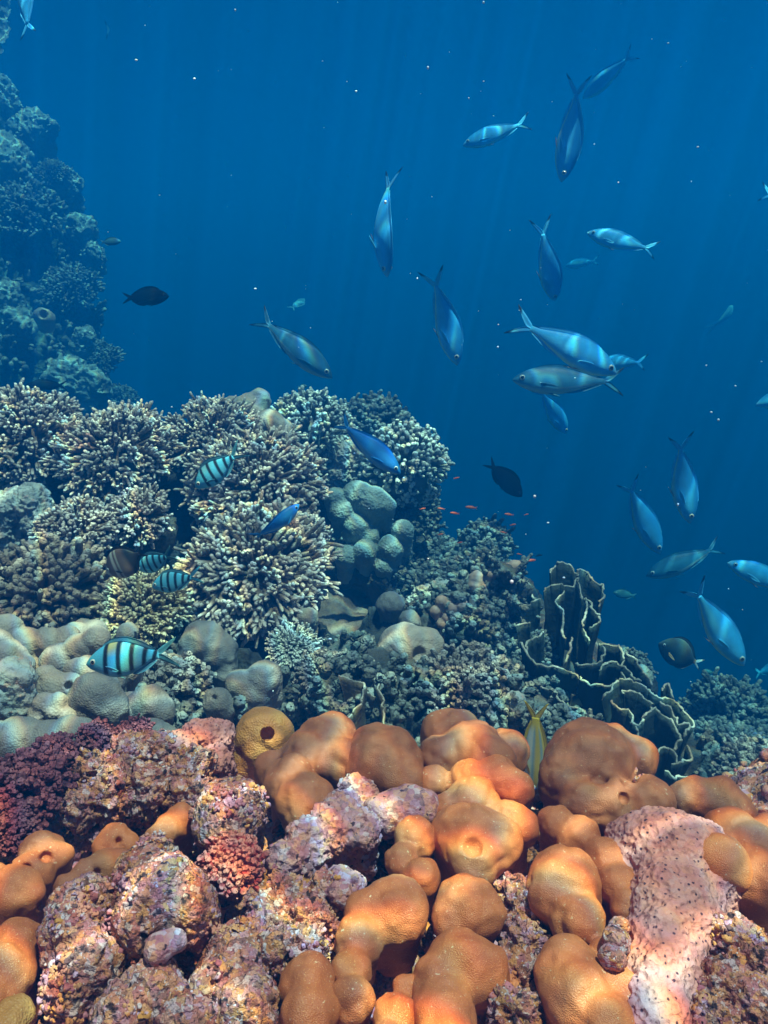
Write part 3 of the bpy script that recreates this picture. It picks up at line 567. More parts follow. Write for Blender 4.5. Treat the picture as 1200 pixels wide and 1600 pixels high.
mid('heap of little cream knobs below left of the pinkish knob cluster', [(690,940,10),(705,950,11),(720,945,11),(700,965,10),(715,968,10),(680,955,9),(730,960,10),(690,975,9),(722,980,9)], 1.72, 'pinklump', k=.12, h=.003)
mid('pale lump on the reef edge beside the right foot of the upper plate coral', [(1000,1052,14),(1010,1058,11)], 2.0, 'teal', k=.3)
mid('pale blue lumps beside the knobbly coral thicket', [(805,1100,20),(820,1120,18),(802,1130,16)], 1.3, 'palerock', k=.25, rough=.003)
G_PR = 'pale silted rocks on the middle reef'
for lab, spec, d in (('pale silted rock at the left edge between staghorn colonies', [(15,800,34),(45,790,30),(60,815,26),(10,840,30)], 1.75),
                     ('pale sandy ledge in the middle of the reef right of the grey ball coral', [(665,935,20),(690,925,18),(650,950,16)], 2.05),
                     ('pale encrusted rock at the foot of the summit bushes', [(545,715,30),(560,740,26),(530,745,24),(520,705,22)], 2.4)):
    lumps('silted_rock', lab, 'rock', spec, 'palerock', G_PR, depth=d, rough=.010, k=.3)

# ------------------------------------------------------------------ plate corals
def catmull(P, n):
    P = np.asarray(P, float); P = np.vstack([2*P[0]-P[1], P, 2*P[-1]-P[-2]]); out = []
    for i in range(1, len(P)-2):
        t = np.linspace(0, 1, n, endpoint=False)[:, None]
        a, b, c, d = P[i-1], P[i], P[i+1], P[i+2]
        out.append(.5*((2*b)+(c-a)*t+(2*a-5*b+4*c-d)*t*t+(-a+3*b-3*c+d)*t**3))
    out.append(P[-2][None]); return np.vstack(out)
def tube_path(P, r, sides=8):
    T = unit(np.gradient(P, axis=0)); a = np.array([.1, .3, 1.]); u = unit(np.cross(T, a)); v = np.cross(T, u)
    ang = np.arange(sides)*2*math.pi/sides; n = len(P); rr = r*(1+.22*rng.normal(size=n)); rr[0] *= .4; rr[-1] *= .4
    V = P[:, None]+(u[:, None]*np.cos(ang)[None, :, None]+v[:, None]*np.sin(ang)[None, :, None])*rr[:, None, None]
    I = np.arange(n*sides).reshape(n, sides); J = np.roll(I, -1, 1)
    Q = np.stack([I[:-1], J[:-1], J[1:], I[1:]], -1).reshape(-1, 4)
    return V.reshape(-1, 3), Q
def plate(name, label, rims, d0, pyc, base, m, drop, rimr=.0024, slope=.0008, group=None):
    bp = at(*base); root = empty(name, bp, label, 'coral', group)
    for pts in rims:
        off = 0
        if isinstance(pts[0], (int, float)): off, pts = pts[0], pts[1:]
        W = np.array([at(x, y, d0+off-(y-pyc)*slope) for x, y in pts])
        P = catmull(W, 7); P = P+np.stack([fbm(P*70+3, 2), fbm(P*70+9, 2), fbm(P*70+31, 2)], -1)*.009
        ker = np.ones(13)/13; pad = np.vstack([np.repeat(P[:1], 6, 0), P, np.repeat(P[-1:], 6, 0)]); Psm = np.stack([np.convolve(pad[:, q_], ker, 'valid') for q_ in range(3)], -1)
        rows = 14; ts = np.linspace(0, 1, rows); mid_ = P.mean(0)
        tgt = mid_*.35+bp*.65
        S = []
        for t in ts:
            b_ = min(1, t*3.5); Pt = P*(1-b_)+Psm*b_; q = Pt*(1-t*.45)+(tgt+(Pt-mid_)*.35)*(t*.45); q = q+np.array([0, .01, -1])*drop*t
            q = q+np.stack([fbm(q*22, 2), fbm(q*22+5, 2), fbm(q*22+11, 2)], -1)*.016*t
            S.append(q)
        S = np.array(S); n = len(P)
        du = np.gradient(S, axis=1); dv = np.gradient(S, axis=0); nn = unit(np.cross(du, dv))
        th = .0022; A = (S+nn*th).reshape(-1, 3); B = (S-nn*th).reshape(-1, 3); I = np.arange(rows*n).reshape(rows, n)
        q1 = np.stack([I[:-1, :-1], I[1:, :-1], I[1:, 1:], I[:-1, 1:]], -1).reshape(-1, 4); q2 = q1[:, ::-1]+rows*n
        def edge(e): return np.stack([e[:-1], e[1:], e[1:]+rows*n, e[:-1]+rows*n], -1)
        Q = np.concatenate([q1, q2, edge(I[0]), edge(I[-1]), edge(I[:, 0]), edge(I[:, -1])])
        b = mk('blade', np.vstack([A, B]), Q, MT[m], parent=root, org=bp)
        rv, rq = tube_path(P, rimr); mk('rim', rv, rq, MT['rim'], parent=b, org=bp)
    SUPPORT.append((bp+np.array([0, .08, -.06]), .12))
    return root
G_PL = 'pale-rimmed plate corals'
plate('plate_coral', 'upper dark plate coral with wavy cream rims, standing against blue water', [
    [.06,(858,898),(868,885),(880,879),(893,887),(900,898)], [.06,(900,900),(904,890),(916,893),(926,905),(940,915),(943,930),(934,946)],
    [.02,(848,925),(860,917),(875,913),(893,917),(902,905),(906,918),(911,937)],
    [.03,(911,937),(919,936),(927,955),(937,962),(934,975),(920,980)],
    [.0,(918,938),(914,955),(911,972),(914,988),(920,1005)],
    [-.01,(882,924),(870,938),(875,950),(880,965),(878,985),(884,1000)],
    [-.01,(823,1020),(822,1010),(832,998),(845,993),(848,986)],
    [-.02,(894,995),(891,1015),(883,1030),(886,1038)],
    [.03,(806,950),(822,945),(832,940),(845,936)],
    [0,(806,980),(815,975),(828,974)],
    [.0,(935,1005),(950,1010),(966,1008),(974,1025),(971,1045),(978,1066)],
    [-.02,(812,1002),(828,1026),(850,1040),(880,1046),(906,1056)], [-.03,(905,1056),(925,1068),(948,1072),(965,1066)], [-.05,(840,1072),(866,1082),(890,1104),(915,1112),(940,1122)],
    [-.01,(938,1048),(952,1036),(972,1040),(985,1056),(1002,1066)], [-.03,(958,1082),(978,1072),(992,1078)], [.02,(976,1020),(992,1030),(1004,1048),(1020,1072)],
    [-.02,(900,1036),(920,1040),(936,1034),(946,1020),(940,1008)], [.04,(826,905),(829,925),(838,935)]],
    1.75, 960, (880, 1070, 1.85), 'plate', .17, group=G_PL)
plate('plate_coral', 'lower dark plate coral with net-like cream rims beside the boulder with a hole', [
    [.02,(940,1092),(955,1078),(965,1065),(985,1062),(1000,1067),(1015,1080),(1030,1090),(1050,1092)], [.02,(1050,1092),(1068,1108),(1080,1130),(1070,1143)],
    [0,(972,1086),(975,1078),(985,1082),(1000,1085),(1013,1096),(1020,1108),(1007,1116)],
    [-.02,(956,1095),(962,1105),(985,1112),(989,1130)], [-.02,(989,1130),(995,1142),(1002,1160)],
    [-.02,(986,1128),(998,1132),(1004,1122)],
    [-.01,(1004,1122),(1020,1108),(1036,1115),(1055,1135),(1065,1155),(1050,1172)],
    [-.04,(1025,1180),(1035,1170),(1048,1172),(1055,1188)], [-.04,(1052,1192),(1068,1190),(1080,1180),(1076,1168)],
    [-.05,(1040,1205),(1052,1212),(1062,1208),(1078,1215)], [.03,(1034,1082),(1037,1068),(1048,1075),(1053,1092)],
    [.0,(1030,1096),(1045,1105),(1055,1120),(1062,1132)], [.0,(1062,1132),(1072,1128),(1078,1140),(1066,1150)]],
    1.45, 1130, (1005, 1215, 1.5), 'plate', .13, rimr=.0021, group=G_PL)
plate('plate_coral', 'brown thin-walled plate coral with bright cream edges at centre', [
    [0,(530,1053),(548,1063),(560,1066),(570,1076),(588,1090)], [-.01,(570,1075),(566,1095),(555,1112),(543,1125)],
    [-.01,(592,1068),(598,1090),(600,1110),(602,1135)], [.02,(558,1042),(570,1030),(583,1027),(587,1042),(584,1062)],
    [.02,(586,1040),(596,1046),(596,1062)], [.02,(600,1056),(608,1047),(618,1055),(620,1068)],
    [.01,(596,1073),(606,1078),(615,1076)]], 1.3, 1080, (580, 1130, 1.33), 'plate_brown', .10, rimr=.0016, group=G_PL)
plate('plate_coral', 'small curled plate coral with cream rim below the little cream knobs', [
    [0,(697,990),(702,978),(716,976),(730,985)], [0,(726,952),(734,940),(738,955),(733,972),(726,982)], [.02,(778,918),(790,906),(800,908),(797,920),(786,930)]],
    1.75, 970, (725, 1010, 1.85), 'plate_brown', .07, rimr=.0021, group=G_PL)

# ------------------------------------------------------------------ reef substrate under the middle reef, far wall
def make_growth(V, N, name='coral_turf', label='low knobbly coral growth covering the rock of the middle reef', ymax=3.0, zmin=-1.6, n=6500, sc=1.0):
    """small knobs and finger tufts covering the substrate"""
    P = V; m = ((N*-unit(P)).sum(1) > .02) & (P[:, 1] < ymax) & (P[:, 2] > zmin)
    dd = P@cF; gx = 600+FPX*P[:, 0]/dd; gy = 800-FPX*(P@cU)/dd
    for x0, x1, y0, y1 in ((420, 615, 860, 1005), (815, 1085, 880, 1060), (930, 1085, 1040, 1220), (0, 520, 590, 965), (585, 700, 960, 1050), (0, 225, 965, 1150), (300, 445, 990, 1110)):
        m &= ~((gx > x0) & (gx < x1) & (gy > y0) & (gy < y1))
    idx = np.flatnonzero(m); idx = rng.choice(idx, min(len(idx), n), replace=False)
    P = V[idx]; Nn = N[idx]; pn = fbm(P*6, 2); big = pn > .02
    D = unit(Nn*.7+np.array([0, -.1, .8])+rng.normal(size=P.shape)*.35); L = sc*np.where(big, .034, .018)*rng.uniform(.6, 1.3, len(P)); R = sc*np.where(big, .0065, .009)*rng.uniform(.7, 1.4, len(P))
    S = [P-D*.006]; DD = [D]; LL = [L]; RR = [R]
    for j in range(2):
        S.append(P+D*(L*rng.uniform(.3, .8, len(P)))[:, None]); DD.append(unit(D+rng.normal(size=P.shape)*.7)); LL.append(L*.6); RR.append(R*.8)
    v, q, t = tubes(np.concatenate(S), np.concatenate(DD), np.concatenate(LL), np.concatenate(RR), bump=.16)
    o = mk(name, v, q, MT['growth'], attrs={'tip': t}); tag(o, label, 'coral growth', kind='stuff')
core = [(40,830,2.3,.38),(190,840,2.35,.42),(330,830,2.45,.42),(450,830,2.6,.36),(540,830,2.65,.30),(600,800,2.65,.20),(60,1000,2.2,.28),(200,1010,2.1,.24),(330,1060,1.75,.26),(470,1125,1.8,.2),
        (660,1010,2.25,.30),(760,1010,2.25,.28),(740,1110,1.75,.25),(600,1120,1.75,.22),(850,1060,2.1,.24),(860,1150,1.7,.22),(930,1110,2.0,.18),(960,1160,1.75,.14),(640,930,2.5,.24),(480,740,2.75,.28),(590,720,2.9,.2),(1140,1200,2.6,.25),(1180,1270,2.2,.25),(1080,1230,2.1,.2)]
balls = [(at(x, y, d)+np.array([0, .10, -.07]), r*.86) for x, y, d, r in core]+[(c, r) for c, r in SUPPORT]
V, Q = sdf_mesh(balls, .07, .0135, noise=.04, nfreq=5)
V = V+vnormals(V, Q)*(fbm(V*13, 5, .6)*.035+fbm(V*40, 2, ridged=True)*.008)[:, None]
o = mk('reef_outcrop', V, Q, MT['reef']); tag(o, kind='structure')
make_growth(V, vnormals(V, Q))
wl = [(-420,240,5.9,.9),(-230,270,5.8,.5),(-90,230,5.9,.42),(-60,330,5.8,.45),(-20,235,5.9,.22),(5,300,5.8,.3),(45,300,5.9,.17),(-60,430,5.5,.5),(15,390,5.6,.36),(80,430,5.7,.22),(30,510,5.4,.38),(105,500,5.5,.2),(-120,560,5.1,.65),
      (10,600,5.0,.42),(105,600,5.2,.22),(145,650,5.2,.22),(190,700,5.3,.2),(80,710,5.0,.45),(-200,760,5.0,.85),(130,800,5.1,.5),(-50,170,6.0,.2),(-22,175,6.0,.13),(235,830,5.2,.4),(-430,420,5.7,1.1)]
balls = [(at(x, y, d), r) for x, y, d, r in wl]; caps = [(at(x, y, d), at(x, y, d)*np.array([1, 1, 0])+np.array([-.3, .4, -3.0]), r, r*1.6) for x, y, d, r in wl[::4]]
V, Q = sdf_mesh(balls, .10, .045, noise=.12, nfreq=2.2, caps=caps)
V = V+vnormals(V, Q)*(fbm(V*4.5, 5, .62)*.13+fbm(V*11, 3, ridged=True)*.045)[:, None]
o = mk('reef_wall', V, Q, MT['wall']); tag(o, kind='structure')
make_growth(V, vnormals(V, Q), 'coral_turf', 'small tufts of coral growth dotting the far wall', 9, -2.2, 4500, 2.3)
G_WL = 'coral heads on the hazy far wall'
for lab, spec, d in (('hazy dome-shaped coral head high on the far wall', [(12,255,36),(-5,240,28)], 5.4), ('hazy topmost lump of the far wall at the left edge', [(-4,150,28),(10,165,20),(-14,135,18)], 5.8),
                     ('dim rounded coral head jutting from the far wall over the water', [(48,205,30),(66,198,18)], 5.7), ('dark round coral head at the outer edge of the far wall', [(105,285,20)], 5.7),
                     ('brighter lit lump low on the far wall at the left edge', [(5,465,26,),(12,500,24),(30,515,18)], 4.6), ('pale green coral mound at the foot of the far wall', [(110,595,32),(140,600,26),(90,620,24)], 4.3),
                     ('dim lump on the far wall near the black fish', [(128,360,22),(142,395,16)], 5.5), ('small bright lump on the far wall just above the pale green mound', [(135,525,10),(128,535,8)], 4.5)):
    lumps('coral_mound', lab, 'coral', spec, 'teal', G_WL, depth=d, rough=.035, rfreq=6, k=.3, support=False)
lumps('tube_sponge', 'small ring-shaped yellowish sponge on the far wall', 'sponge', [(66,494,13),(74,497,11)], 'tan', depth=4.3, pits=[(68,491,7,.1)], support=False, stem=1.0, h=.006)
for lab, px, py, r, d in (('wide thicket of fine coral on the far wall catching the light', 40,340,56,5.2), ('hazy coral thicket below the fine lit thicket on the far wall', 110,455,44,5.2), ('hazy branching coral on the wall ledge above the dark round head', 82,272,24,5.6), ('faint coral thicket near the base of the far wall', 150,565,36,5.0), ('dim coral thicket at the far wall bottom, nearest the open water', 180,630,32,5.0)):
    colony('coral_thicket', lab, px, py, r, d, 'acro_dark', n=150, flat=.75, thick=.05, forks=2, tilt=.7, group=G_WL, support=False, flen=.5)

# ------------------------------------------------------------------ loose rubble in the near crevices
def make_rubble():
    n = 2600; X = rng.uniform(-.45, .5, n); Y = rng.uniform(.3, .9, n)
    Z = ground_z(X, Y)+rng.uniform(0, .02, n); r = rng.uniform(.002, .0075, n)*rng.uniform(.6, 1.4, n)
    P = np.stack([X, Y, Z], -1); Z = Z+fbm(P*9, 5)*.05; P[:, 2] = Z
    ico = []; 
    t = (1+5**.5)/2
    ico = unit(np.array([[-1,t,0],[1,t,0],[-1,-t,0],[1,-t,0],[0,-1,t],[0,1,t],[0,-1,-t],[0,1,-t],[t,0,-1],[t,0,1],[-t,0,-1],[-t,0,1]], float))
    fc = np.array([[0,11,5],[0,5,1],[0,1,7],[0,7,10],[0,10,11],[1,5,9],[5,11,4],[11,10,2],[10,7,6],[7,1,8],[3,9,4],[3,4,2],[3,2,6],[3,6,8],[3,8,9],[4,9,5],[2,4,11],[6,2,10],[8,6,7],[9,8,1]])
    sc = rng.uniform(.6, 1.4, (n, 1, 3)); V = P[:, None]+ico[None]*r[:, None, None]*sc*(1+.25*rng.normal(size=(n, 12, 1)))
    Q = (fc[None]+(np.arange(n)*12)[:, None, None]).reshape(-1, 3)
    o = mk('coral_rubble', V.reshape(-1, 3), Q, MT['rubble']); tag(o, 'loose coral rubble filling the crevices of the near reef', 'rubble', kind='stuff')
    # drifting plankton
    n = 260; d = rng.uniform(.5, 3.6, n); px = rng.uniform(150, 1250, n); py = rng.uniform(-40, 1100, n)
    P = np.array([at(a, b, c) for a, b, c in zip(px, py, d)]); r = np.clip(rng.lognormal(-.7, .6, n), .25, 2.4)*.0011
    V = P[:, None]+ico[None]*r[:, None, None]*rng.uniform(.6, 1.5, (n, 1, 3)); Q = (fc[None]+(np.arange(n)*12)[:, None, None]).reshape(-1, 3)
    o = mk('drifting_plankton', V.reshape(-1, 3), Q, MT['speckle']); tag(o, 'tiny pale plankton specks drifting in the blue water', 'plankton', kind='stuff')
make_rubble()
def make_crust():
    V = np.concatenate([a for a, _ in ROCKS]); Nn = np.concatenate([b for _, b in ROCKS])
    ok = np.flatnonzero(((Nn*-unit(V)).sum(1) > -.1) & (fbm(V*24, 3) > .16)); k = rng.choice(ok, min(len(ok), 2600), replace=False); P = V[k]
    D = unit(Nn[k]+rng.normal(size=P.shape)*.4); L_ = rng.uniform(.0015, .005, len(k)); R = rng.lognormal(-6.5, .4, len(k))
    v, q, t = tubes(P-D*.001, D, L_, R, bump=.2)
    o = mk('encrusting_growth', v, q, MT['rubble'], attrs={'tip': t}); tag(o, 'tiny knobs of encrusting growth speckling the near rocks', 'encrusting growth', kind='stuff')
make_crust()

# ------------------------------------------------------------------ fish
def itp(x, xs, ys):
    x = np.asarray(x); xs = np.asarray(xs, float); ys = np.asarray(ys, float)
    m = np.gradient(ys, xs); i = np.clip(np.searchsorted(xs, x)-1, 0, len(xs)-2); hh = xs[i+1]-xs[i]; t = (x-xs[i])/hh
    return (2*t**3-3*t**2+1)*ys[i]+(t**3-2*t**2+t)*hh*m[i]+(-2*t**3+3*t**2)*ys[i+1]+(t**3-t**2)*hh*m[i+1]
PROF = {   # s from nose 0 to tail root 1: top, bottom, half width (in body lengths), tail root x, fork
 'fusilier': dict(s=[0,.04,.12,.28,.5,.75,.92,1], top=[.007,.036,.076,.117,.122,.074,.031,.022], bot=[.007,.034,.07,.115,.123,.074,.031,.022], wid=[.004,.025,.046,.062,.06,.035,.014,.008], root=.815, fork=(.165,.13,.085)),
 'sergeant': dict(s=[0,.04,.14,.32,.52,.75,.92,1], top=[.008,.045,.105,.168,.17,.108,.052,.044], bot=[.008,.04,.09,.158,.168,.104,.05,.044], wid=[.005,.03,.06,.078,.07,.04,.02,.012], root=.77, fork=(.22,.15,.08)),
 'damsel': dict(s=[0,.04,.14,.32,.55,.78,.93,1], top=[.01,.05,.11,.17,.17,.11,.055,.05], bot=[.01,.045,.1,.16,.165,.11,.055,.05], wid=[.006,.035,.065,.08,.07,.04,.02,.012], root=.8, fork=(.16,.12,.09)),
 'slim': dict(s=[0,.04,.14,.32,.55,.78,.93,1], top=[.008,.035,.075,.11,.11,.075,.042,.038], bot=[.008,.035,.07,.105,.105,.07,.042,.038], wid=[.005,.03,.055,.07,.06,.035,.016,.01], root=.8, fork=(.16,.12,.08)),
 'round': dict(s=[0,.04,.14,.32,.55,.78,.93,1], top=[.01,.06,.16,.27,.29,.19,.06,.04], bot=[.01,.06,.15,.25,.28,.19,.06,.04], wid=[.006,.03,.06,.085,.08,.05,.02,.012], root=.82, fork=(.15,.13,.06)),
}
def sm(a, b, x): return sstep(a, b, x)
def lerp(c0, c1, t): return np.asarray(c0)*(1-t[:, None])+np.asarray(c1)*t[:, None]
def paint(kind, s, hgt):
    n = len(s)
    if kind == 'fusilier':
        c = lerp((.55, .85, .75), (.10, .52, .92), sm(-.90, -.68, hgt)); c = lerp2(c, (.05, .44, .92), sm(-.1, .45, hgt)); c = lerp2(c, (.03, .28, .62), sm(.6, .95, hgt))
        return lerp2(c, (.35, .5, .5), sm(.10, .0, s)*.5)
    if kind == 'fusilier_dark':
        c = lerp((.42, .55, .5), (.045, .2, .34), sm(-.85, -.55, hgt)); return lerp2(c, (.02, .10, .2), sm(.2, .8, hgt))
    if kind == 'fusilier_blue':
        c = lerp((.25, .42, .55), (.03, .22, .60), sm(-.8, -.3, hgt)); return lerp2(c, (.01, .12, .42), sm(.3, .9, hgt))
    if kind.startswith('sergeant'):
        c = lerp((.14, .46, .58), (.09, .42, .58), sm(-.5, .2, hgt)); c = lerp2(c, (.07, .36, .48), sm(.26, .1, s))
        c = lerp2(c, (.58, .46, .12), .85*sm(.3, .7, hgt)*sm(.28, .34, s)*sm(.60, .48, s)*(1 if kind == 'sergeant' else .15))
        st = np.zeros(n)
        for p in (.30, .47, .64, .81, .95): st = np.maximum(st, sm(.044, .018, np.abs(s-p-.03*hgt))*sm(-1.02, -.7, hgt))
        return lerp2(c, (.012, .016, .022), st)
    if kind == 'butterfly':
        c = lerp((.15, .09, .06), (.11, .065, .045), sm(-.3, .6, hgt)); c = lerp2(c, (.40, .36, .30), sm(.05, .025, np.abs(s-.34-.05*hgt))); c = lerp2(c, (.35, .36, .33), sm(.16, .08, s)); c = lerp2(c, (.3, .27, .22), sm(.03, .015, np.abs(s-.45-.05*hgt)))
        return lerp2(c, (.01, .012, .015), sm(.6, .75, s))
    if kind == 'goat':
        c = lerp((.5, .5, .42), (.42, .30, .05), sm(-.4, .3, hgt))
        for p in (-.35, .0, .35, .7): c = lerp2(c, (.18, .26, .30), sm(.09, .05, np.abs(hgt-p)))
        return lerp2(c, (.5, .34, .03), sm(.8, .95, s))
    col = {'black': (.0015, .003, .005), 'dark': (.004, .008, .012), 'anthias': (.62, .12, .05), 'teal': (.04, .12, .14), 'tang': (.012, .02, .022), 'brownfish': (.32, .24, .11), 'ghost': (.12, .34, .5)}[kind]
    c = np.tile(np.array(col), (n, 1)).astype(float)
    if kind == 'tang':
        c = lerp2(c, (.05, .075, .07), sm(-.2, .9, hgt)); c = lerp2(c, (.5, .28, .10), sm(.93, 1.0, s))
    if kind == 'brownfish': c = lerp2(c, (.02, .02, .03), sm(.4, .2, s))
    return c*(1+.25*fbm(np.stack([s*6, hgt*3, s*0], -1), 3)[:, None])
def lerp2(c, d, t): return c*(1-t[:, None])+np.asarray(d)*t[:, None]
def strip(E1, E2, th, mid=4):
    """a thin fin between two edge curves"""
    n = len(E1); S = np.array([E1*(1-t)+E2*t for t in np.linspace(0, 1, mid)])
    du = np.gradient(S, axis=1); dv = np.gradient(S, axis=0); nn = unit(np.cross(du, dv)); A = (S+nn*th).reshape(-1, 3); B = (S-nn*th).reshape(-1, 3)
    I = np.arange(mid*n).reshape(mid, n); q1 = np.stack([I[:-1, :-1], I[1:, :-1], I[1:, 1:], I[:-1, 1:]], -1).reshape(-1, 4)
    def e(x): return np.stack([x[:-1], x[1:], x[1:]+mid*n, x[:-1]+mid*n], -1)
    Q = np.concatenate([q1, q1[:, ::-1]+mid*n, e(I[0]), e(I[-1]), e(I[:, 0]), e(I[:, -1])])
    T = np.tile(np.linspace(0, 1, n), mid*2)
    return np.vstack([A, B]), Q, T
FINC = {'fusilier': ((.10, .50, .88), (.004, .004, .006)), 'fusilier_dark': ((.03, .14, .24), (.004, .004, .006)), 'fusilier_blue': ((.02, .2, .55), (.004, .01, .04)), 'sergeant': ((.05, .16, .20), (.10, .28, .32)), 'sergeant_plain': ((.05, .16, .20), (.10, .28, .32)), 'butterfly': ((.01, .012, .015), (.02, .02, .02)),
        'goat': ((.5, .34, .03), (.55, .36, .03)), 'black': ((.0015, .003, .005),)*2, 'dark': ((.004, .008, .012),)*2, 'anthias': ((.45, .08, .05), (.3, .06, .08)), 'teal': ((.04, .12, .14),)*2, 'tang': ((.5, .55, .5), (.05, .06, .06)), 'brownfish': ((.1, .08, .05),)*2, 'ghost': ((.2, .42, .55), (.3, .5, .55))}
def fish(name, label, shape, pat, head, tail, length, up=1, roll=0, tilt=0, bend=0, group=None, cat='fish', detail=True, fork=None, sag=0):
    """head/tail: nose and tail-end pixels; length in metres; tilt: out-of-plane swing (head away > 0)"""
    p = PROF[shape]; hx, hy = head; tx, ty = tail; lp = math.hypot(hx-tx, hy-ty)
    d = length*math.cos(tilt)*FPX/lp
    f2 = np.array([hx-tx, ty-hy])/lp; u2 = np.array([-f2[1], f2[0]])*up
    f3 = unit((cR*f2[0]+cU*f2[1])*math.cos(tilt)+cF*math.sin(tilt)); u3 = cR*u2[0]+cU*u2[1]; u3 = unit(u3-f3*(u3@f3))
    l3 = np.cross(u3, f3); u3 = u3*math.cos(roll)-cF*math.sin(roll)
    u3 = unit(u3-f3*(u3@f3)); l3 = np.cross(u3, f3)
    ctr = at((hx+tx)/2, (hy+ty)/2, d)
    root = empty(name, ctr, label, cat, group)
    M = Matrix([[f3[i]*length, l3[i]*length, u3[i]*length, ctr[i]] for i in range(3)]+[[0, 0, 0, 1]]); root.matrix_world = M
    xr = .5-p['root']
    def bendv(V):
        V = V.copy(); t = np.maximum(0, .22-V[:, 0]); V[:, 1] += bend*t*t; V[:, 2] += sag*t*t; return V
    n = 64 if detail else 26; m_ = 22 if detail else 12
    s = np.linspace(0, 1, n)**1.15; a = np.arange(m_)*2*math.pi/m_
    top, bot, wid = (itp(s, p['s'], p[k]) for k in ('top', 'bot', 'wid'))
    x = .5-s*p['root']
    ca, sa = np.cos(a), np.sin(a)
    Y = wid[:, None]*(np.sign(ca)*np.abs(ca)**.9)[None]; Z = np.where(sa[None] > 0, top[:, None], bot[:, None])*(np.sign(sa)*np.abs(sa)**1.1)[None]
    V = np.stack([np.broadcast_to(x[:, None], Y.shape), Y, Z], -1).reshape(-1, 3); I = np.arange(n*m_).reshape(n, m_); J = np.roll(I, -1, 1)
    Q = np.stack([I[:-1], I[1:], J[1:], J[:-1]], -1).reshape(-1, 4)
    F = [list(q) for q in Q]+[list(I[0])]+[list(I[-1][::-1])]
    c = paint(pat, np.repeat(s, m_), np.tile(np.sign(sa)*np.abs(sa)**1.1, n))
    mk('body', bendv(V), F, MT['skin_dark' if pat in ('black', 'dark', 'tang') else 'skin'], parent=root, cols=c)
    fc = FINC[pat]
    def fin(nm, E1, E2, th=.003, c0=None, c1=None, at_=.74, par=root, mid=4):
        v, q, T = strip(np.array(E1, float), np.array(E2, float), th, mid); cc = lerp(c0 or fc[0], c1 or fc[1], sm(at_-.07, at_+.07, T)); return mk(nm, bendv(v), q, MT['skin_dark' if pat in ('black', 'dark') else 'fin'], parent=par, cols=cc)
    fl, fh, inn = fork or p['fork']; tr = p['top'][-1]; t = np.linspace(0, 1, 14)
    for sg in (1, -1):
        outer = np.stack([xr+.01-t*(fl+.01), 0*t, sg*(tr*.9+(fh-tr*.9)*t**.85)], -1)
        inner = np.stack([xr+.01-t*(fl-.004), 0*t, sg*((fh-.024)*np.clip((t-inn/fl*.5)/(1-inn/fl*.5), 0, 1)**1.15)], -1)
        fin('tail_fin', outer, inner)
    if pat in ('anthias',) and not detail: 
        pass
    # dorsal and anal
    def ridge(s0, s1, hgt, sign, lean=.03, shape_=None):
        ss = np.linspace(s0, s1, 18); z0 = itp(ss, p['s'], p['top' if sign > 0 else 'bot'])*.96; q_ = np.linspace(0, 1, 18)
        hh = hgt*(np.sin(np.pi*np.clip(q_*.93+.05, 0, 1))**.6 if shape_ is None else shape_(q_))
        return np.stack([.5-ss*p['root'], 0*ss, sign*z0], -1), np.stack([.5-ss*p['root']-lean*q_, 0*ss, sign*(z0+hh)], -1)
    dh = {'fusilier': .028, 'sergeant': .06, 'damsel': .06, 'slim': .035, 'round': .07}[shape]
    darkc = fc[0] if pat not in ('tang',) else (.012, .02, .022)
    if pat.startswith('sergeant'): darkc = (.10, .26, .32)
    fin('dorsal_fin', *ridge(.26, .93, dh, 1), c0=darkc, c1=darkc)
    fin('anal_fin', *ridge(.6, .93, dh*.8, -1), c0=darkc, c1=darkc)
    if detail:
        zc = float(itp(.3, p['s'], p['bot'])); wx = float(itp(.3, p['s'], p['wid']))
        pc = {'fusilier': (.5, .25, .2), 'tang': (.6, .32, .10)}.get(pat, fc[0])
        for sg in (1, -1):
            q_ = np.linspace(0, 1, 8)[:, None]; b0 = np.array([.5-.29*p['root'], sg*wx*.93, -zc*.22]); b1 = np.array([.5-.33*p['root'], sg*wx*.9, -zc*.45]); tp = np.array([.5-.50*p['root'], sg*(wx+.05), -zc*.62])
            fin('pectoral_fin', b0+(tp-b0)*q_+np.array([0, 0, .012])*np.sin(np.pi*q_), b1+(tp-b1)*q_-np.array([0, 0, .012])*np.sin(np.pi*q_), th=.0018, c0=pc if pat == 'tang' else darkc, c1=pc if pat == 'tang' else darkc)
            b0 = np.array([.5-.36*p['root'], sg*wx*.35, -zc*.93]); b1 = np.array([.5-.42*p['root'], sg*wx*.3, -zc*.96]); tp = np.array([.5-.53*p['root'], sg*(wx*.5), -zc*1.25])
            fin('pelvic_fin', b0+(tp-b0)*q_, b1+(tp-b1)*q_, th=.0018, c0=pc if pat == 'fusilier' else darkc, c1=pc if pat == 'fusilier' else darkc)
            es = .13 if shape != 'fusilier' else .105; er = {'fusilier': .026, 'slim': .022}.get(shape, .03)
            ew = float(itp(es, p['s'], p['wid'])); ez = float(itp(es, p['s'], p['top']))*.22
            def ball(c, r, fl_):
                th = np.linspace(0, math.pi, 10); pp = np.arange(14)*2*math.pi/14; TH, PP = np.meshgrid(th, pp, indexing='ij')
                v = np.stack([np.sin(TH)*np.cos(PP)*r, np.cos(TH)*r*fl_, np.sin(TH)*np.sin(PP)*r], -1).reshape(-1, 3)+c; I = np.arange(140).reshape(10, 14); J = np.roll(I, -1, 1)
                return v, np.stack([I[:-1], I[1:], J[1:], J[:-1]], -1).reshape(-1, 4)
            ec = np.array([.5-es*p['root'], sg*(ew*.97), ez]); e = mk('eye', *ball(ec, er, .5), MT['pupil' if pat in ('black', 'dark') else 'eye'], parent=root)
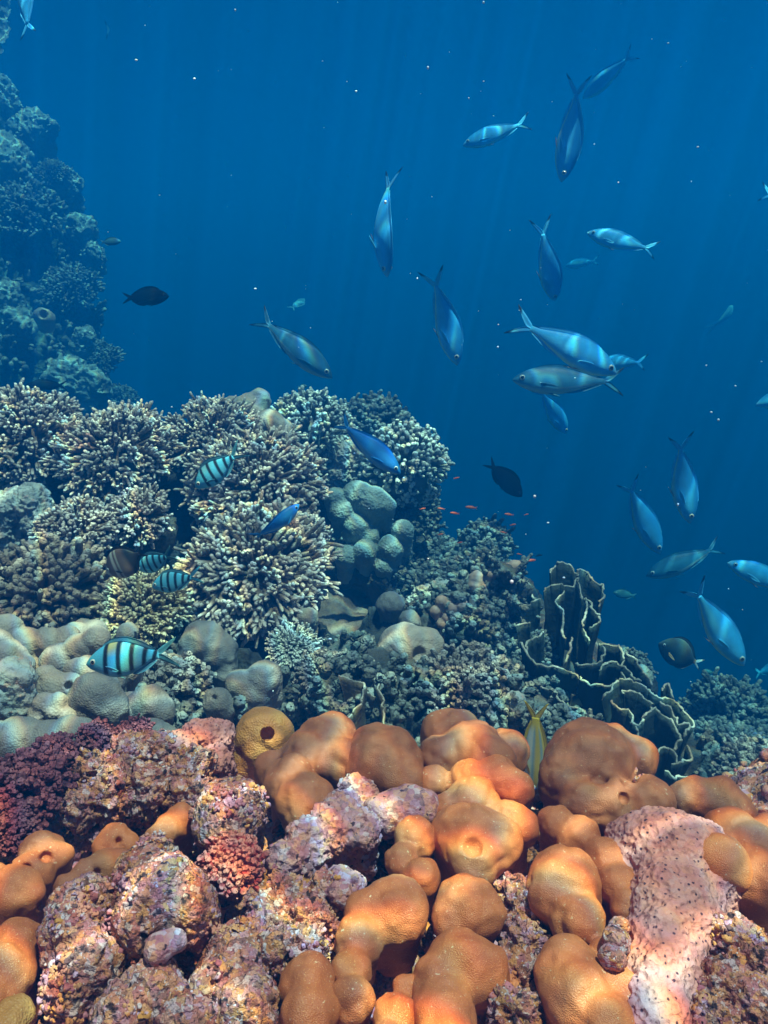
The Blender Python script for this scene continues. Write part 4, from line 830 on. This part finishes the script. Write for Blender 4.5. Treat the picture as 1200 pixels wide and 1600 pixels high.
            mk('pupil', *ball(ec+np.array([0, sg*er*.24, 0]), er*.66, .5), MT['pupil'], parent=e)
    return root
G_FU = 'fusilier shoal in the open water'
R_ = math.radians
FU = [  # label, head, tail, up, roll, tilt, bend, length, detail, pattern
 ('slender dark-backed fusilier alone left of centre, head pointing down right', (518,588), (398,492), 1, .1, .2, .5, .28, True, 'fusilier_dark'),
 ('narrow fusilier hanging almost vertically above the reef summit, seen edge-on', (605,426), (585,272), 1, .95, .3, .5, .27, True, 'fusilier'),
 ('fusilier diving steeply right of the edge-on one, tail curving up', (716,568), (676,424), 1, .2, .2, -.9, .27, True, 'fusilier'),
 ('faint fusilier swimming level to the left in the upper water', (725,220), (828,196), -1, 0, .3, 0, .27, True, 'fusilier'),
 ('fusilier diving head-down beside the two highest fusiliers', (882,275), (903,132), 1, .3, .3, -.4, .27, True, 'fusilier'),
 ('highest small fusilier on the right, angled with tail up', (920,136), (984,98), -1, .2, .75, 0, .25, False, 'fusilier'),
 ('short foreshortened fusilier heading down toward the big pair', (876,458), (838,368), 1, .4, .75, .5, .26, True, 'fusilier'),
 ('fusilier facing left with spread black-tipped tail in the right middle water', (920,360), (1026,396), -1, .1, .2, 0, .27, True, 'fusilier'),
 ('largest fusilier with a reddish belly fin, crossing above another', (970,580), (800,502), 1, .15, .25, .3, .28, True, 'fusilier'),
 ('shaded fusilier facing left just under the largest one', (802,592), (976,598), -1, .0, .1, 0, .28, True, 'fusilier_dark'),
 ('lowest fusilier of the crossing trio, diving to the right', (892,674), (834,606), 1, .15, .6, 0, .27, True, 'fusilier'),
 ('fusilier mostly hidden behind the head of the largest one', (945,560), (998,574), -1, .1, 1.0, 0, .27, False, 'fusilier'),
 ('large fusilier diving at the right with both tail tips black', (1084,818), (1046,672), 1, .1, .2, -.5, .27, True, 'fusilier'),
 ('fusilier left of the large diving one, head down, tail lost in blue', (1036,866), (966,742), 1, .1, .2, -.4, .28, True, 'fusilier'),
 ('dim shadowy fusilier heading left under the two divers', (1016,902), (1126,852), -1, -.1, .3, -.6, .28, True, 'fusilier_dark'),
 ('fusilier entering from the right edge with its head showing', (1142,880), (1262,930), -1, .1, .2, 0, .27, True, 'fusilier'),
 ('long fusilier diving in the lower right with wide pale tail', (1166,1042), (1064,900), 1, .1, .1, -.4, .27, True, 'fusilier'),
 ('sliver of a fusilier head at the right edge near mid-height', (1186,632), (1290,600), -1, .1, .2, 0, .27, False, 'fusilier'),
 ('sliver of a fusilier at the right edge in the upper water', (1290,325), (1180,303), 1, .1, .2, 0, .27, False, 'fusilier'),
 ('fusilier leaving through the top left corner, only its tail showing', (30,-60), (50,66), -1, .4, .2, 0, .27, False, 'fusilier'),
 ('faint fusilier at the top edge turning away', (230,-25), (172,40), 1, .3, .5, .8, .32, False, 'fusilier'),
 ('very faint far fusilier beside the left-facing black-tipped one', (890,408), (930,414), -1, .1, .9, 0, .3, False, 'fusilier'),
 ('faint pale fusilier bending sharply at the right, tail pointing down', (1150,474), (1124,512), 1, .5, .5, 1.1, .27, False, 'ghost'),
 ('tiny pale far fish near the tail of the lone dark-backed fusilier', (474,462), (456,488), -1, .2, .9, 0, .25, False, 'ghost'),
 ('faint fish tail at the right edge above the distant coral mound', (1240,1040), (1168,1050), 1, .1, .5, 0, .27, False, 'fusilier'),
]
for lab, h_, t_, up, roll, tilt, bend, L_, det, pat in FU:
    fish('fusilier', lab, 'fusilier', pat, h_, t_, L_*1.22, up, roll, tilt, bend, G_FU, detail=det)
fish('fusilier', 'bright blue fusilier passing in front of the reef summit', 'fusilier', 'fusilier_blue', (626,740), (524,652), .205, 1, .1, .1, -.3, G_FU)
fish('fusilier', 'curled blue fish turning in front of the wide staghorn table', 'fusilier', 'fusilier_blue', (466,788), (406,850), .12, 1, .5, .3, 1.0, G_FU)
fish('damselfish', 'solid black fish swimming right in open water by the far wall', 'damsel', 'black', (264,463), (188,466), .13, 1)
fish('damselfish', 'dark fish slanting down right in the open water right of the reef', 'damsel', 'black', (816,776), (758,718), .16, 1, .1, .1)
fish('tang', 'dark oval tang with pale yellow fin tip and white tail at lower right', 'round', 'tang', (1030,1006), (1098,1040), .13, -1, .1, .1)
fish('damselfish', 'small dim dark fish between plate coral and the long diving fusilier', 'damsel', 'teal', (958,926), (996,932), .12, -1)
fish('damselfish', 'dark fish hovering above the far left staghorn coral', 'slim', 'dark', (40,602), (108,602), .15, -1)
fish('damselfish', 'long dark wrasse slanting among the grey-brown knobbly thicket', 'slim', 'dark', (614,1126), (688,1076), .10, -1)
fish('damselfish', 'brownish yellow fish sheltering under the upper plate coral', 'damsel', 'brownfish', (893,1084), (914,1124), .06, 1, detail=False)
fish('goatfish', 'yellow striped fish standing tail-up beside the boulder with a hole', 'slim', 'goat', (834,1245), (836,1088), .135, 1, .35, .15)
SGP = 'striped sergeant fish'
fish('sergeant_fish', 'nearest black-barred blue fish with yellow back, facing left', 'sergeant', 'sergeant', (132,1040), (288,1014), .122, -1, .0, .1, .2, SGP)
fish('sergeant_fish', 'black-barred fish with forked tail raised, in front of the staghorn table', 'sergeant', 'sergeant_plain', (303,762), (384,700), .118, -1, .1, .25, 0, SGP)
fish('sergeant_fish', 'right one of two overlapping black-barred fish in the left middle', 'sergeant', 'sergeant_plain', (234,918), (320,896), .095, -1, .0, .3, 0, SGP)
fish('sergeant_fish', 'left one of two overlapping black-barred fish, partly hidden', 'sergeant', 'sergeant_plain', (210,892), (278,862), .088, -1, .2, .5, 0, SGP)
fish('butterflyfish', 'brown fish with a pale stripe behind its eye, left of the barred pair', 'round', 'butterfly', (162,896), (232,858), .082, -1, .1, .3)
G_AN = 'little red fish above the middle reef'
for (x, y, L_, sd_, lab) in ((713,747,10,1,'tiny red fish highest of the little group, beside the cauliflower coral'), (690,795,13,-1,'tiny dusky red fish nearest the shoulder of the middle reef'), (711,802,16,-1,'tiny red fish just left of the brightest red one'), (737,793,20,-1,'brightest red little fish, under the slanting dark fish tail'),
                         (796,804,16,-1,'tiny red fish below the head of the slanting dark fish'), (801,820,11,1,'tiny red fish lowest of those under the slanting dark fish'), (822,804,8,1,'tiny orange speck-like fish farthest right of the upper group'), (787,832,12,-1,'tiny red fish over the round skyline cauliflower coral'),
                         (688,835,10,1,'tiny pale red fish over the dull teal bushy coral'), (660,795,11,1,'tiny red fish touching the reef edge under the cauliflower coral'), (828,876,19,1,'small pink-red fish left above the upper plate coral'), (841,868,13,1,'small dark fish touching the pink-red one above the upper plate coral'),
                         (812,866,10,-1,'tiny red fish at the top of the pinkish knob cluster'), (718,848,10,1,'tiny red fish left of the round skyline cauliflower coral')):
    fish('anthias', lab, 'slim', 'dark' if 'small dark' in lab else 'anthias', (x+sd_*L_/2, y-1), (x-sd_*L_/2, y+1), L_/FPX*2.1, sd_, group=G_AN, detail=False)
for (x, y, L_, sd_, lab) in ((1107,1050,22,-1,'dim distant fish directly below the white tail of the tang'), (1128,1060,24,1,'dim distant fish just above the distant coral mound'), (1098,1070,22,-1,'faint distant fish left above the distant coral mound'), (172,378,34,1,'faint dark fish beside the far wall'), (472,604,16,1,'tiny dark fish hovering over the summit bush')):
    fish('damselfish', lab, 'damsel', 'teal', (x+sd_*L_/2, y-1), (x-sd_*L_/2, y+1), L_/FPX*3.2, sd_, detail=False, group='dim distant fish')
